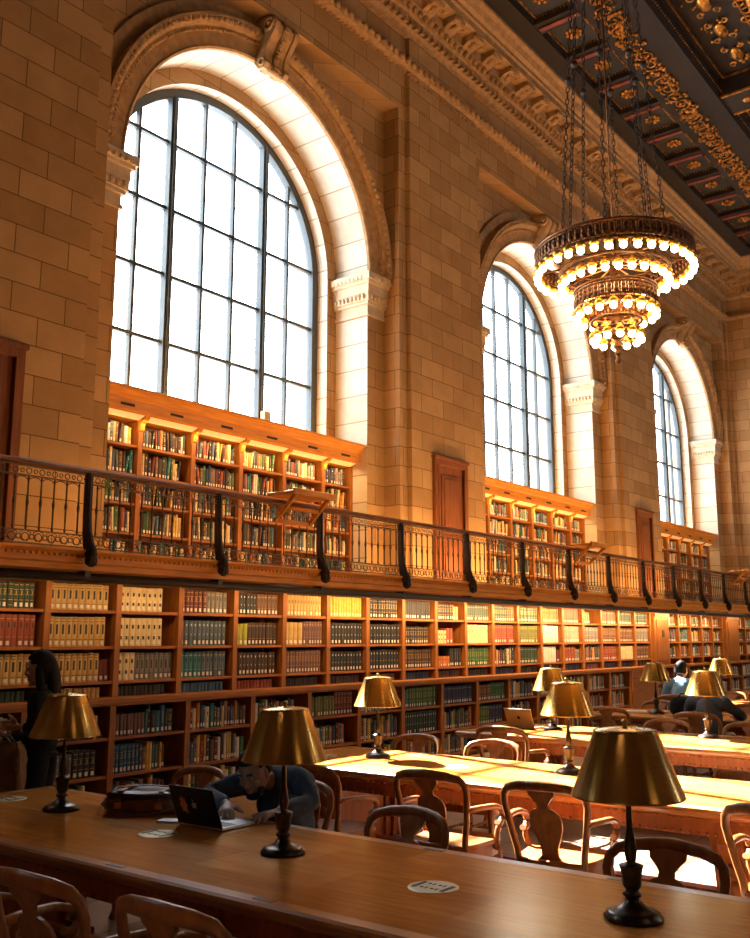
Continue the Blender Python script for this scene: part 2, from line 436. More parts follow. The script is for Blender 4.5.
# archivolts, keystones and imposts (trim)
def arcpts(c, r, y, a0=0, a1=PI, n=56): return [(c+r*math.cos(a0+(a1-a0)*i/n), y, SPR+r*math.sin(a0+(a1-a0)*i/n)) for i in range(n+1)]
tn = 0
for wi, c in enumerate(CA):
    m = MB()
    # profile (radius, depth out of the wall)
    prof = [(HW, 0), (HW, .05), (HW+.03, .07), (HW+.05, .05), (HW+.22, .07), (HW+.25, .10), (HW+.28, .10), (HW+.30, .13), (HW+.38, .19), (HW+.42, .19), (HW+.42, 0)]
    n = 64
    v = []
    for i in range(n+1):
        a = PI*i/n
        for r, d in prof: v.append((c+r*math.cos(a), P1-d, SPR+r*math.sin(a)))
    k = len(prof)
    m.add(v, [(i*k+j, i*k+j+1, (i+1)*k+j+1, (i+1)*k+j) for i in range(n) for j in range(k-1)], 0, False)
    for i in range(120):                                    # bead row and leaf row
        a = PI*(i+.5)/120
        m.sphere((c+(HW+.235)*math.cos(a), P1-.10, SPR+(HW+.235)*math.sin(a)), .021, 6, 4)
    for i in range(84):
        a = PI*(i+.5)/84
        m.sphere((c+(HW+.345)*math.cos(a), P1-.18, SPR+(HW+.345)*math.sin(a)), .038, 6, 4, 0, (1.1, .7, 1.1))
    # outer plain ring band against the panel
    for i in range(n):
        a0, a1 = PI*(.10+.8*i/n), PI*(.10+.8*(i+1)/n)
        for r0, r1, d in ((HW+.42, HW+.62, .05),):
            q = [(c+r*math.cos(a), P1-d, SPR+r*math.sin(a)) for a, r in ((a0, r0), (a0, r1), (a1, r1), (a1, r0))]
            if all(abs(p[0]-c) < HP for p in q) and all(p[2] < PTOP for p in q): m.add(q, [(0, 1, 2, 3)])
    tn += 1; struct(m.build('trim_%d' % tn, 'stone_carved'))
    # keystone scroll
    m = MB()
    zt, zb = 10.26, 9.58
    pr = []
    for i in range(20):                                     # big top volute
        a = PI*.5+2*PI*.72*i/19; pr.append((8.43+.17*math.cos(a)*(1), zt-.17+.17*math.sin(a)))
    side = [(P1, zt), (8.52, zt), (8.41, zt-.06), (8.37, zt-.16), (8.41, zt-.27), (8.50, zt-.38), (8.57, zt-.50), (8.59, zb+.06), (8.56, zb-.03), (8.62, zb-.09), (8.72, zb-.08), (P1, zb+.05)]
    for x0, x1, g in ((-.23, -.155, 0), (-.15, -.055, .03), (-.05, .05, .0), (.055, .15, .03), (.155, .23, 0)):
        k0 = [(y+g*(1 if y < P1 else 0), z) for y, z in side]
        m.prism(k0, 'x', c+x0, c+x1)
    for sgn in (-1, 1):
        m.torus((c+sgn*.235, 8.51, zt-.15), .085, .03, 'x', 18, 6); m.sphere((c+sgn*.24, 8.51, zt-.15), .04, 8, 5)
        m.torus((c+sgn*.235, 8.64, zb+.0), .05, .02, 'x', 14, 6)
    for i in range(9):
        m.sphere((c, 8.40+.022*i, zt-.20-.045*i), .04, 7, 4, 0, (1.4, .8, .8))
    m.sphere((c, 8.62, zb-.06), .08, 10, 6, 0, (1.3, .7, .8)); m.sphere((c-.12, 8.64, zb-.05), .05, 8, 5); m.sphere((c+.12, 8.64, zb-.05), .05, 8, 5)
    tn += 1; struct(m.build('trim_%d' % tn, 'stone_carved'))
    # imposts: moulded blocks wrapping the corner
    for sgn in (-1, 1):
        m = MB()
        xi = c+sgn*HW                                      # jamb plane
        lev = [(6.72, .02, .035), (6.755, .0, .0), (6.86, .05, .0), (6.90, .05, .05), (7.0, .07, .0), (7.02, .04, .04), (7.20, .11, .0), (7.23, .13, .0), (7.35, .15, 0)]
        z = [6.63, 6.68, 6.81, 6.86, 6.98, 7.13, 7.18, 7.29]; off = [.03, .012, .05, .075, .085, .12, .15, .17]
        for i in range(len(z)-1):
            o = off[i]
            if sgn > 0: m.box(xi-o, c+HP-.003, P1-o, YR-.005, z[i], z[i+1])
            else: m.box(c-HP+.003, xi+o, P1-o, YR-.005, z[i], z[i+1])
        for i in range(8):                                 # egg row on both faces
            y = P1+.02+i*.08; m.sphere((xi-sgn*.09, y, 6.92), .036, 7, 5, 0, (.6, .8, 1.35))
            m.box(*sorted((xi-sgn*.165, xi-sgn*.15)), y-.025, y+.012, 7.18, 7.23)
        for i in range(5):
            x = xi+sgn*(i*.09); m.sphere((x, P1-.09, 6.92), .036, 7, 5, 0, (.8, .6, 1.35))
            m.box(*sorted((x, x+sgn*.04)), P1-.185, P1-.15, 7.18, 7.23)
        tn += 1; struct(m.build('trim_%d' % tn, 'stone_pale'))

# entablature
def run(m, prof, x0, x1, mat=0): m.prism(prof, 'x', x0, x1, mat)
m = MB()
run(m, [(8.42, 10.98), (8.36, 11.0), (8.34, 11.05), (8.37, 11.12), (8.42, 11.14), (8.6, 11.14), (8.6, 10.98)], X0, XE)
x = 7.0
while x < XE:                                              # guilloche and dot rows
    m.sphere((x, 8.335, 11.06), .066, 8, 5, 0, (1.0, .7, 1.0)); x += .165
x = 7.0
while x < XE: m.sphere((x, 8.40, 10.88), .026, 6, 3); x += .10
tn += 1; struct(m.build('trim_%d' % tn, 'stone_carved'))
m = MB()
run(m, [(8.6, 11.60), (8.38, 11.60), (8.36, 11.64), (8.30, 11.66), (8.30, 11.80), (8.22, 11.82), (8.18, 11.92), (8.12, 11.95), (8.12, 12.12), (8.6, 12.12)], X0, XE)
x = 8.0
while x < XE:
    m.prism([(x, 11.665), (x+.085, 11.665), (x+.125, 11.73), (x+.085, 11.795), (x, 11.795), (x+.04, 11.73)], 'y', 8.235, 8.305); x += .155
x = 8.0
while x < XE: m.sphere((x, 8.15, 11.885), .062, 7, 5, 0, (.85, .8, 1.1)); x += .155
run(m, [(8.6, 12.10), (7.84, 12.14), (7.84, 12.26), (7.80, 12.28), (7.80, 12.34), (7.74, 12.38), (7.69, 12.48), (7.62, 12.52), (7.62, 12.62), (8.6, 12.62)], X0, XE)
tn += 1; struct(m.build('trim_%d' % tn, 'stone_carved'))
m = MB()
x = 7.5
while x < XE-.3:                                           # scrolled modillions
    m.prism([(8.14, 11.95), (8.14, 12.13), (7.86, 12.13), (7.83, 12.09), (7.84, 12.03), (7.90, 12.01), (7.98, 12.02), (8.06, 11.97)], 'x', x-.13, x+.13)
    for sgn in (-1, 1):
        m.torus((x+sgn*.13, 7.90, 12.065), .035, .014, 'x', 10, 5); m.torus((x+sgn*.13, 8.08, 12.03), .05, .016, 'x', 10, 5)
    for q in range(4): m.sphere((x+(-.09+.06*q), 7.86+.02*(q % 2), 12.03), .026, 6, 4)
    for q in range(3): m.sphere((x, 7.95+.05*q, 12.0-.012*q), .04, 6, 4, 0, (1.6, 1, .7))
    # coffer rosette between
    m.torus((x+.31, 8.0, 12.13), .055, .02, 'z', 10, 5); m.sphere((x+.31, 8.0, 12.12), .03, 6, 4)
    x += .623
tn += 1; struct(m.build('trim_%d' % tn, 'stone_carved'))
# end wall with the same entablature
m = MB(); m.box(XE, XE+.4, -12.3, 10, 0, ZC+.2); struct(m.build('wall_end', 'stone_ashlar'))
m = MB()
def runy(prof, y0, y1): m.prism([(XE-(8.5-a), z) for a, z in prof], 'y', y0, y1)
runy([(8.6, 10.98), (8.36, 11.0), (8.34, 11.05), (8.37, 11.12), (8.6, 11.14)], -12, 8.5)
runy([(8.6, 11.60), (8.38, 11.60), (8.36, 11.64), (8.30, 11.66), (8.30, 11.80), (8.22, 11.82), (8.18, 11.92), (8.12, 11.95), (8.12, 12.12), (8.6, 12.12)], -12, 8.3)
runy([(8.6, 12.10), (7.84, 12.14), (7.84, 12.26), (7.74, 12.38), (7.62, 12.52), (7.62, 12.62), (8.6, 12.62)], -12, 7.9)
y = 7.8
while y > -4:
    m.box(XE-.4, XE-.22, y-.04, y+.04, 11.66, 11.80); y -= .125
y = 7.3
while y > -4:
    m.prism([(XE-.36, 11.95), (XE-.36, 12.13), (XE-.64, 12.13), (XE-.66, 12.05), (XE-.52, 12.02), (XE-.44, 11.97)], 'y', y-.13, y+.13); y -= .623
tn += 1; struct(m.build('trim_%d' % tn, 'stone_carved'))
# the rest of the room, behind the camera: plain walls with tall window openings on the far side
m = MB()
ops = [(22.2, 25.4)]
xs = X0
for a, b in ops:
    m.box(xs, a, -12.3, -12, 0, ZC+.2); m.box(a, b, -12.3, -12, 0, 4.5); m.box(a, b, -12.3, -12, 9.3, ZC+.2); xs = b
m.box(xs, XE+.4, -12.3, -12, 0, ZC+.2)
struct(m.build('wall_right', 'oak_dark'))
m = MB(); m.box(X0-.3, X0, -12.3, 10.2, 0, ZC+.2); struct(m.build('wall_back', 'oak_dark'))

# ------------------------------------------------------------------ ceiling
m = MB()
m.box(X0-.3, XE+.4, -12.3, 8.7, ZC+.30, ZC+.6, 0)          # upper board
m.box(X0, XE, 7.28, 7.75, ZC-.02, ZC+.3, 0)                # edge beam
m.box(X0, XE, 5.55, 6.42, ZC-.02, ZC+.3, 0)                # gilded band beam
m.box(X0, XE, 5.34, 5.52, ZC-.16, ZC+.3, 0)
m.box(X0, XE, -12, -6, ZC-.02, ZC+.3, 0)
for k in range(-6, 11):                                    # small coffer dividers
    xc = 14.85+1.262*k+.631
    m.box(xc-.16, xc+.16, 6.42, 7.28, ZC-.0, ZC+.3, 0)
    m.box(xc-.05, xc+.05, 6.46, 7.24, ZC-.035, ZC+.02, 1)
    m.box(xc-1.1, xc-.16, 6.42, 7.28, ZC+.13, ZC+.3, 2)
for k in range(-1, 3):                                     # cross beams between the great coffers
    xb = 13.6+5.1*k
    m.box(xb-.42, xb+.42, -6, 5.34, ZC-.10, ZC+.3, 0)
m.box(X0, XE, -.4, .4, ZC-.10, ZC+.3, 0)
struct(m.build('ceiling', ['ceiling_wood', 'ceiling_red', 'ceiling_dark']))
m = MB()
rnd = random.Random(3)
for k in range(-4, 11):
    xc = 14.85+1.262*k; z = ZC+.11
    for i in range(8):
        a = 2*PI*i/8; m.sphere((xc+.13*math.cos(a), 6.87+.13*math.sin(a), z), .05, 6, 4, 0, (1, 1, .6))
    m.sphere((xc, 6.87, z-.01), .045, 6, 4)
    m.torus((xc, 6.87, z+.01), .075, .018, 'z', 12, 5)
    for t in range(15):                                    # dentilled inner frame
        u = -.43+.86*t/14
        for y in (6.52, 7.22): m.box(xc+u-.018, xc+u+.018, y-.014, y+.014, z-.01, z+.03)
    for t in range(11):
        u = 6.52+.70*t/10
        for sx in (-.445, .445): m.box(xc+sx-.014, xc+sx+.014, u-.018, u+.018, z-.01, z+.03)
x = 10.0
while x < XE-.6:                                           # gilded scrollwork band
    yy = 6.06; zz = ZC-.04
    sg = 1 if int(round((x-10)/.34)) % 2 else -1
    pts = []
    for i in range(22):
        a = i*.42; r = .20-.0082*i
        pts.append((x+r*math.cos(a), yy+sg*r*math.sin(a), zz))
    m.tube(pts, .017, 5)
    for i in range(16):
        q = rnd.uniform(.016, .05); m.sphere((x+rnd.uniform(-.18, .18), yy+rnd.uniform(-.23, .23), zz-.01), q, 6, 4, 0, (1, 1, 1))
    x += .34
x = 10.0
while x < XE-.6:
    m.sphere((x, 5.28, ZC-.02), .02, 5, 3); x += .09
tn += 1; struct(m.build('trim_%d' % tn, 'gilt_old'))
m = MB()
for k in range(-1, 3):                                     # great coffers: frames, cartouches and scrolls
    xb = 13.6+5.1*k
    for sx in (-.40, .40):
        m.box(xb+sx-.03, xb+sx+.03, -6, 5.3, ZC-.13, ZC-.09)
    for yy in [4.9-.5*i for i in range(12)]:
        m.sphere((xb, yy, ZC-.11), .1, 8, 4, 0, (1, 1.4, .4)); m.torus((xb, yy-.25, ZC-.11), .12, .022, 'z', 12, 5)
    x0, x1, y0, y1 = xb+.5, xb+4.6, .5, 5.22
    zz = ZC+.26
    for q in (.0, .95):                                     # thin gilded mouldings
        for (u0, u1, v0, v1) in ((x0+q, x1-q, y1-q-.02, y1-q), (x0+q, x1-q, y0+q, y0+q+.02), (x0+q, x0+q+.02, y0+q, y1-q), (x1-q-.02, x1-q, y0+q, y1-q)): m.box(u0, u1, v0, v1, zz-.05, zz)
    def boss(px, py, ax):
        sc_ = (1.9, .9, .5) if ax == 'x' else (.9, 1.9, .5)
        m.sphere((px, py, zz-.02), .13, 10, 6, 0, sc_)
        for sx in (-1, 1):
            for sy in (-1, 1):
                ox, oy = (.27*sx, .13*sy) if ax == 'x' else (.13*sx, .27*sy)
                m.tube([(px+ox+(.09-.007*k)*math.cos(k*.6)*sx, py+oy+(.09-.007*k)*math.sin(k*.6)*sy, zz-.03) for k in range(12)], .02, 5)
        for k in range(10): m.sphere((px+rnd.uniform(-.34, .34), py+rnd.uniform(-.34, .34), zz-.02), rnd.uniform(.02, .05), 6, 4)
    for i in range(4):
        boss(x0+.65+(x1-x0-1.3)*i/3, y1-.48, 'x'); boss(x0+.65+(x1-x0-1.3)*i/3, y0+.48, 'x')
    for i in range(1, 4):
        boss(x0+.48, y0+.48+(y1-y0-.96)*i/4, 'y'); boss(x1-.48, y0+.48+(y1-y0-.96)*i/4, 'y')
    for i in range(5):
        for j in range(5):
            px, py = x0+1.1+(x1-x0-2.2)*i/4, y0+1.2+(y1-y0-2.4)*j/4
            m.sphere((px, py, zz-.02), .16, 9, 5, 0, (1.5, 1, .45))
            for q in range(5):
                a = q*2*PI/5+i; m.torus((px+.24*math.cos(a), py+.24*math.sin(a), zz-.015), .09, .022, 'z', 12, 5)
tn += 1; struct(m.build('trim_%d' % tn, 'gilt_old'))

# ------------------------------------------------------------------ windows
IR = 2.14
for wi, c in enumerate(CS+CA[:1]):
    w = bpy.data.objects.new('window_%d' % (wi+1), None); COL.objects.link(w); w.location = (c, YG, 4.46); struct(w)
    m = MB()
    b0 = 4.46
    # outer frame
    outer = [(IR*math.cos(PI*i/48), SPR-b0+IR*math.sin(PI*i/48)) for i in range(49)]
    outer = [(IR, 0)]+outer+[(-IR, 0)]
    wd = .13
    inner = [((IR-wd)*math.cos(PI*i/48), SPR-b0+(IR-wd)*math.sin(PI*i/48)) for i in range(49)]
    inner = [(IR-wd, 0)]+inner+[(-IR+wd, 0)]
    for k in range(len(outer)-1):
        o0, o1, i0, i1 = outer[k], outer[k+1], inner[k], inner[k+1]
        for y0, y1 in ((-.07, .05),):
            v = [(o0[0], y0, o0[1]), (o1[0], y0, o1[1]), (i1[0], y0, i1[1]), (i0[0], y0, i0[1]), (o0[0], y1, o0[1]), (o1[0], y1, o1[1]), (i1[0], y1, i1[1]), (i0[0], y1, i0[1])]
            m.add(v, [(0, 1, 2, 3), (3, 2, 6, 7), (4, 7, 6, 5), (0, 4, 5, 1)])
    rr = IR-wd+.01
    def topz(x): return SPR-b0+math.sqrt(max(0, rr*rr-x*x))
    for x, hw in ((-1.45, .022), (-.9, .055), (-.29, .022), (.29, .022), (.9, .055), (1.45, .022)):
        m.box(x-hw, x+hw, -.045 if hw < .03 else -.08, .03, 0, topz(x))
        if hw > .03: m.box(x-.018, x+.018, -.11, -.07, 0, topz(x))
    for z in (5.53, 6.48, 7.43, 8.40):
        zz = z-b0; xw = rr if z < SPR else math.sqrt(rr*rr-(z-SPR)**2)
        m.box(-xw, xw, -.04, .03, zz-.024, zz+.024)
    m.build('window_frame', 'window_iron', w)
    m = MB()
    v = [(x, .0, z) for x, z in inner]
    m.add(v, [tuple(range(len(v)))])
    m.build('glass', 'window_glass', w, fix=False)

# unseen blind, added to hold back light through the off-frame window's lower part
m = MB(); m.box(CA[0]-2.13, CA[0]+2.13, YG-.20, YG-.17, 4.46, 7.7); tn += 1; struct(m.build('trim_%d' % tn, 'cloth_grey'))
# ------------------------------------------------------------------ doors on the balcony
for di, (x0, x1) in enumerate(((4.09, 5.08), (12.32, 13.28), (20.40, 21.30))):
    zt = 4.51
    d = bpy.data.objects.new('door_%d' % (di+1), None); COL.objects.link(d); d.location = ((x0+x1)/2, PIER, DECK); struct(d)
    h, hw = zt-DECK, (x1-x0)/2
    m = MB()
    m.box(-hw, -hw+.11, -.06, .04, 0, h-.11); m.box(hw-.11, hw, -.06, .04, 0, h-.11); m.box(-hw, hw, -.06, .04, h-.11, h)
    m.box(-hw-.02, hw+.02, -.085, .03, h-.02, h+.03); m.box(-hw+.08, -hw+.11, -.075, -.02, 0, h-.11); m.box(hw-.11, hw-.08, -.075, -.02, 0, h-.11)
    m.build('door_frame', 'door_wood', d, bevel=.006)
    m = MB()
    a = hw-.11
    m.box(-a, a, -.01, .035, 0, h-.11)
    for z0, z1 in ((.12, .75), (.88, h-.26)):
        m.box(-a+.12, a-.12, -.028, -.005, z0, z1); m.box(-a+.18, a-.18, -.045, -.02, z0+.06, z1-.06)
    m.build('door_panel', 'door_wood', d, bevel=.008)
    m = MB(); m.sphere((-a+.06, -.06, .95), .028); m.tube([(-a+.06, -.05, .95), (-a+.06, .0, .95)], .012)
    m.build('door_handle', 'brass_plain', d)
    m = MB()
    for z in (.3, 1.0, h-.45): m.tube([(-a+.0, -.025, z-.06), (-a+.0, -.025, z+.06)], .012, 8)
    m.build('hinge', 'brass_plain', d)

# ------------------------------------------------------------------ balcony structure
m = MB()
run(m, [(8.12, DECK), (8.12, 2.30), (7.68, 2.27), (7.60, 2.26), (7.55, 2.28), (7.55, 2.33), (7.53, 2.345), (7.53, 2.40), (7.50, 2.42), (7.47, 2.445), (7.47, 2.465), (7.60, 2.475), (8.12, 2.44)], X0, XE)
x = 3.6
while x < XE:                                              # row of small dentils
    m.box(x, x+.03, 7.505, 7.55, 2.395, 2.425); x += .06
m.box(X0, XE, 7.6, 8.5, 2.40, DECK+.03)
tn += 1; struct(m.build('trim_%d' % tn, 'oak_trim'))

# balcony railing: one thing
POSTS = [5.30+1.645*k for k in range(-3, 14)]
ra = thing('balcony_railing', 'long dark wrought iron railing with scroll-footed posts along the balcony', 'railing', (5.37, 7.52, 2.47))
def rl(x): return x-5.37
m = MB()
m.prism([(-.045, .71), (.045, .71), (.05, .735), (.03, .755), (-.03, .755), (-.05, .735)], 'x', rl(X0+.1), rl(XE-.02))
m.build('handrail', 'oak_dark', ra)
def grille():
    g = MB(); wv = 1.645-.07
    for z in (.012, .125, .61, .695): g.box(-wv/2, wv/2, -.008, .008, z-.006, z+.006)
    n = 12; st = wv/n
    for i in range(n):
        x = -wv/2+st*(i+.5)
        g.lathe([(.008, .125), (.012, .15), (.008, .17), (.009, .33), (.014, .355), (.017, .37), (.014, .385), (.009, .41), (.008, .56), (.011, .575), (.008, .61)], 6, (x, 0, 0))
        # scroll rings in the two bands
        g.torus((x, 0, .652), .026, .005, 'y', 10, 4); g.torus((x, 0, .069), .034, .005, 'y', 10, 4)
        g.torus((x+st/2, 0, .652), .018, .005, 'y', 8, 4); g.torus((x+st/2, 0, .069), .022, .005, 'y', 8, 4)
        for sx in (-1, 1):
            g.tube([(x+sx*.012, 0, .028), (x+sx*.045, 0, .05), (x+sx*.03, 0, .075), (x+sx*.055, 0, .105), (x+sx*.02, 0, .118)], .004, 4)
        if i < n-1:                                        # little arches that join the balusters
            g.tube([(x+st/2+st/2*math.cos(PI*k/6), 0, .55+.05*math.sin(PI*k/6)) for k in range(7)], .0045, 4)
    return g.mesh('railing_panel', ['wrought_iron'])
gme = grille()
pm = MB()
side = [(.03, .71), (-.03, .71), (-.035, .30), (-.05, .17), (-.09, .06), (-.135, .0), (-.15, -.06), (-.14, -.13), (-.10, -.17), (-.07, -.15), (-.055, -.10), (-.03, -.05), (.0, .02), (.02, .12), (.03, .3)]
pm.prism(side, 'x', -.027, .027)
pm.prism([(y-.012 if y < 0 else y, z) for y, z in side], 'x', -.012, .012)
for sx in (-1, 1): pm.torus((sx*.03, -.10, -.11), .036, .014, 'x', 12, 5)
pme = pm.mesh('railing_post', ['iron_black'])
for i, x in enumerate(POSTS):
    o = bpy.data.objects.new('railing_post', pme); COL.objects.link(o); o.parent = ra; o.location = (rl(x), 0, 0)
    if i < len(POSTS)-1:
        o = bpy.data.objects.new('railing_panel', gme); COL.objects.link(o); o.parent = ra; o.location = (rl(x)+.8225, 0, 0)

# light trough under the balcony
m = MB(); m.tube([(1.0, 7.50, 2.205), (XE-.1, 7.50, 2.205)], .042, 12)
for x in POSTS: m.box(x-.03, x+.03, 7.46, 7.60, 2.19, 2.265)
tn += 1; struct(m.build('trim_%d' % tn, 'trough_metal'))

# reading stands on the railing
def reading_stand(x, label):
    t = thing('reading_stand', label, 'reading stand', (x, 7.44, 2.97), 0, 'folding stands on the railing')
    m = MB(); m.box(-.36, .36, -.34, .06, .275, .31); m.box(-.36, .36, -.365, -.33, .26, .335); t0 = m.build('board', 'oak_trim', t, bevel=.004)
    m = MB()
    for sx in (-.28, .28): m.sweep([(sx, .0, .0), (sx, -.31, .275)], rrect(.05, .04))
    m.box(-.30, .30, -.018, .018, -.02, .025); m.sweep([(-.28, -.155, .137), (.28, -.155, .137)], rrect(.045, .035)); m.build('support_frame', 'oak_trim', t)
reading_stand(8.02, 'wooden fold-out reading stand hung on railing below the largest arched window')
reading_stand(15.55, 'wooden fold-out reading stand on railing below the middle arched window')
reading_stand(24.1, 'wooden fold-out reading stand on railing at far right of the balcony')

# ------------------------------------------------------------------ bookcases
YB, YU, YW = 7.60, 7.78, 8.10
UPX = [5.11+.79*k for k in range(-3, 19)]                   # upright positions, upper tier
UPX2 = [20.22+.735*k for k in range(0, 6)]
UPX3 = [24.95+.735*k for k in range(0, 5)]
BAX = [5.75+.925*k for k in range(-3, 14)]
BAX2 = [19.10+.925*k for k in range(0, 10)]
UZ = [1.92, 1.58, 1.25]                                     # shelf tops
BZ = [.74, .40, .07]
def wall_case(name, label, xs, loc_y, zbot, ztop, shelves, depth, extra=None):
    t = thing(name, label, 'bookcase', (xs[0], loc_y, 0))
    x0 = xs[0]
    for x in xs:
        m = MB(); m.box(-.026, .026, .0, depth, zbot, ztop); m.box(-.032, .032, -.012, .012, zbot, ztop); o = m.build('upright', 'oak_upright', t, (x-x0, 0, 0))
    for z in shelves:
        m = MB(); m.box(0, xs[-1]-x0, .012, depth, z-.022, z); m.box(0, xs[-1]-x0, .004, .014, z-.026, z+.002); m.build('shelf', 'oak_case', t)
    m = MB(); m.box(0, xs[-1]-x0, depth-.012, depth, zbot, ztop); m.build('back_panel', 'oak_dark', t)
    return t
tu = wall_case('wall_bookcase', 'tall built-in oak bookcase tier standing on the counter under the balcony', UPX, YU, 1.10, 2.26, UZ, .31)
m = MB(); m.box(UPX[0]-UPX[0], UPX[-1]-UPX[0], -.02, .3, 2.20, 2.265); m.build('top_rail', 'oak_case', tu)
tu2 = wall_case('wall_bookcase', 'built-in oak bookcase tier right of the wooden pilaster under balcony', UPX2, YU, 1.10, 2.26, UZ, .31)
tu3 = wall_case('wall_bookcase', 'dim built-in bookcase tier at the far right end under balcony', UPX3, YU, 1.10, 2.26, UZ, .31)
tb = wall_case('base_bookcase', 'low built-in oak bookcase below the counter at left of plain end panel', BAX, YB, 0, 1.05, BZ, .46)
m = MB(); m.box(-.05, BAX[-1]-BAX[0]+.04, -.03, .5, 1.05, 1.10); m.box(-.05, BAX[-1]-BAX[0]+.04, -.018, .5, 1.03, 1.05); m.build('counter', 'oak_case', tb, bevel=.006)
m = MB(); m.box(0, BAX[-1]-BAX[0], .02, .05, 0, .05); m.build('plinth', 'oak_dark', tb)
tb2 = wall_case('base_bookcase', 'low built-in bookcase below the counter beyond the plain wooden panel', BAX2, YB, 0, 1.05, BZ, .46)
m = MB(); m.box(-.05, BAX2[-1]-BAX2[0]+.04, -.03, .5, 1.05, 1.10); m.build('counter', 'oak_case', tb2, bevel=.006)
# wooden pilasters between the tiers
def pilaster(x0, x1, label, plaque):
    t = thing('wooden_pilaster', label, 'pilaster', ((x0+x1)/2, 7.70, 1.10)); w = (x1-x0)/2
    m = MB(); m.box(-w, w, 0, .38, 0, 1.16); m.box(-w+.10, w-.10, -.02, .0, .10, .95); m.box(-w, w, -.03, .02, 1.0, 1.16); m.build('panel', 'oak_upright', t, bevel=.006)
    if plaque:
        m = MB(); m.box(-.05, .05, -.035, -.018, .58, .72); m.build('plaque', 'plaque_black', t)
pilaster(19.37, 20.18, 'wooden pilaster with small black plaque between two lower bookcase tiers', True)
pilaster(23.95, 24.90, 'dark wooden pilaster at right end of the second bookcase tier', False)
t = thing('end_panel', 'plain reddish wooden panel closing the low bookcase beneath the wooden pilaster', 'panel', (18.42, YB-.03, 0))
m = MB(); m.box(-.59, .59, 0, .5, 0, 1.04); m.build('panel', 'oak_case', t, bevel=.006)
m = MB(); m.box(-.595, .595, -.03, .53, 1.04, 1.10); m.build('cap', 'oak_case', t, bevel=.006)

# balcony bookcases in the window recesses
GZ = [3.93, 3.58, 3.23, 2.88, 2.52]
YC = 9.10
GLAB = ['oak balcony bookcase with slotted crown under the largest arched window', 'oak balcony bookcase with slotted crown under the middle arched window', 'oak balcony bookcase with crown under the farthest arched window']
GX = []
for wi, c in enumerate(CS):
    xs = [c-HW+.035]+[c+.84*k for k in (-2, -1, 0, 1, 2)]+[c+HW-.035]
    GX.append(xs)
    t = wall_case('balcony_bookcase', GLAB[wi], xs, YC, DECK+.03, 4.28, GZ, .25)
    x0 = xs[0]; w = xs[-1]-x0
    m = MB()
    m.prism([(.25, 4.24), (.0, 4.24), (-.14, 4.285), (-.16, 4.30), (-.16, 4.43), (-.19, 4.455), (-.21, 4.50), (-.26, 4.53), (-.26, 4.56), (.25, 4.56)], 'x', -.03, w+.03)
    m.build('crown', 'oak_trim', t)
    m = MB()
    for k in range(len(xs)-1):
        xm = (xs[k]+xs[k+1])/2-x0; m = MB(); m.box(xm-.10, xm+.10, -.166, -.15, 4.345, 4.375)
        m.build('vent_slot', 'slot_dark', t)
    for x in xs[1:-1]:
        m = MB(); m.prism([(.0, 4.10), (.0, 4.26), (-.15, 4.30), (-.13, 4.25), (-.05, 4.20), (-.03, 4.12)], 'x', x-x0-.035, x-x0+.035)
        m.build('bracket', 'oak_trim', t)
    m = MB()
    for k in range(len(xs)-1):
        a, b = xs[k]-x0+.04, xs[k+1]-x0-.04
        m.add([(a, -.125, 4.277), (b, -.125, 4.277), (b, -.01, 4.238), (a, -.01, 4.238)], [(0, 1, 2, 3)])
    m.build('lit_cove', 'cove_glow', t, fix=False)  # glowing strip: lamplight on the wooden cove put into the surface as emission
m = MB(); m.box(-.06, .06, -.04, .04, 0, .15); o = m.build('white_box', 'paper', None, (9.08, 8.95, 4.56)); tag(o, 'small white box standing on crown of the balcony bookcase', 'box')

# ------------------------------------------------------------------ books
COV = {'tan': (.52, .33, .10), 'cream': (.68, .52, .26), 'black': (.018, .016, .016), 'dark green': (.02, .045, .025), 'green': (.04, .12, .035), 'olive': (.13, .13, .03),
       'brick red': (.26, .055, .025), 'dark red': (.13, .018, .014), 'brown': (.13, .055, .022), 'dark brown': (.05, .024, .014), 'navy': (.015, .03, .075), 'blue': (.03, .10, .19),
       'grey blue': (.07, .10, .13), 'grey': (.17, .15, .13), 'mauve': (.17, .085, .07), 'yellow': (.62, .36, .04), 'white': (.66, .60, .50), 'teal': (.02, .13, .14), 'orange': (.48, .15, .03), 'pink': (.5, .27, .2), 'lime': (.33, .33, .04)}
CN = list(COV)
for n, c in COV.items(): plain('book_'+n.replace(' ', '_'), c, .6, var=.18, vs=25)
plain('book_label', (.72, .68, .58), .7, var=.04); plain('book_gilt', (.55, .34, .08), .45, .5, var=.1); plain('book_pages', (.60, .50, .33), .85, var=.1, vs=60)
BM = ['book_'+n.replace(' ', '_') for n in CN]+['book_label', 'book_gilt', 'book_pages']
LBL, GLT, PGS = len(CN), len(CN)+1, len(CN)+2
BLK = CN.index('black')
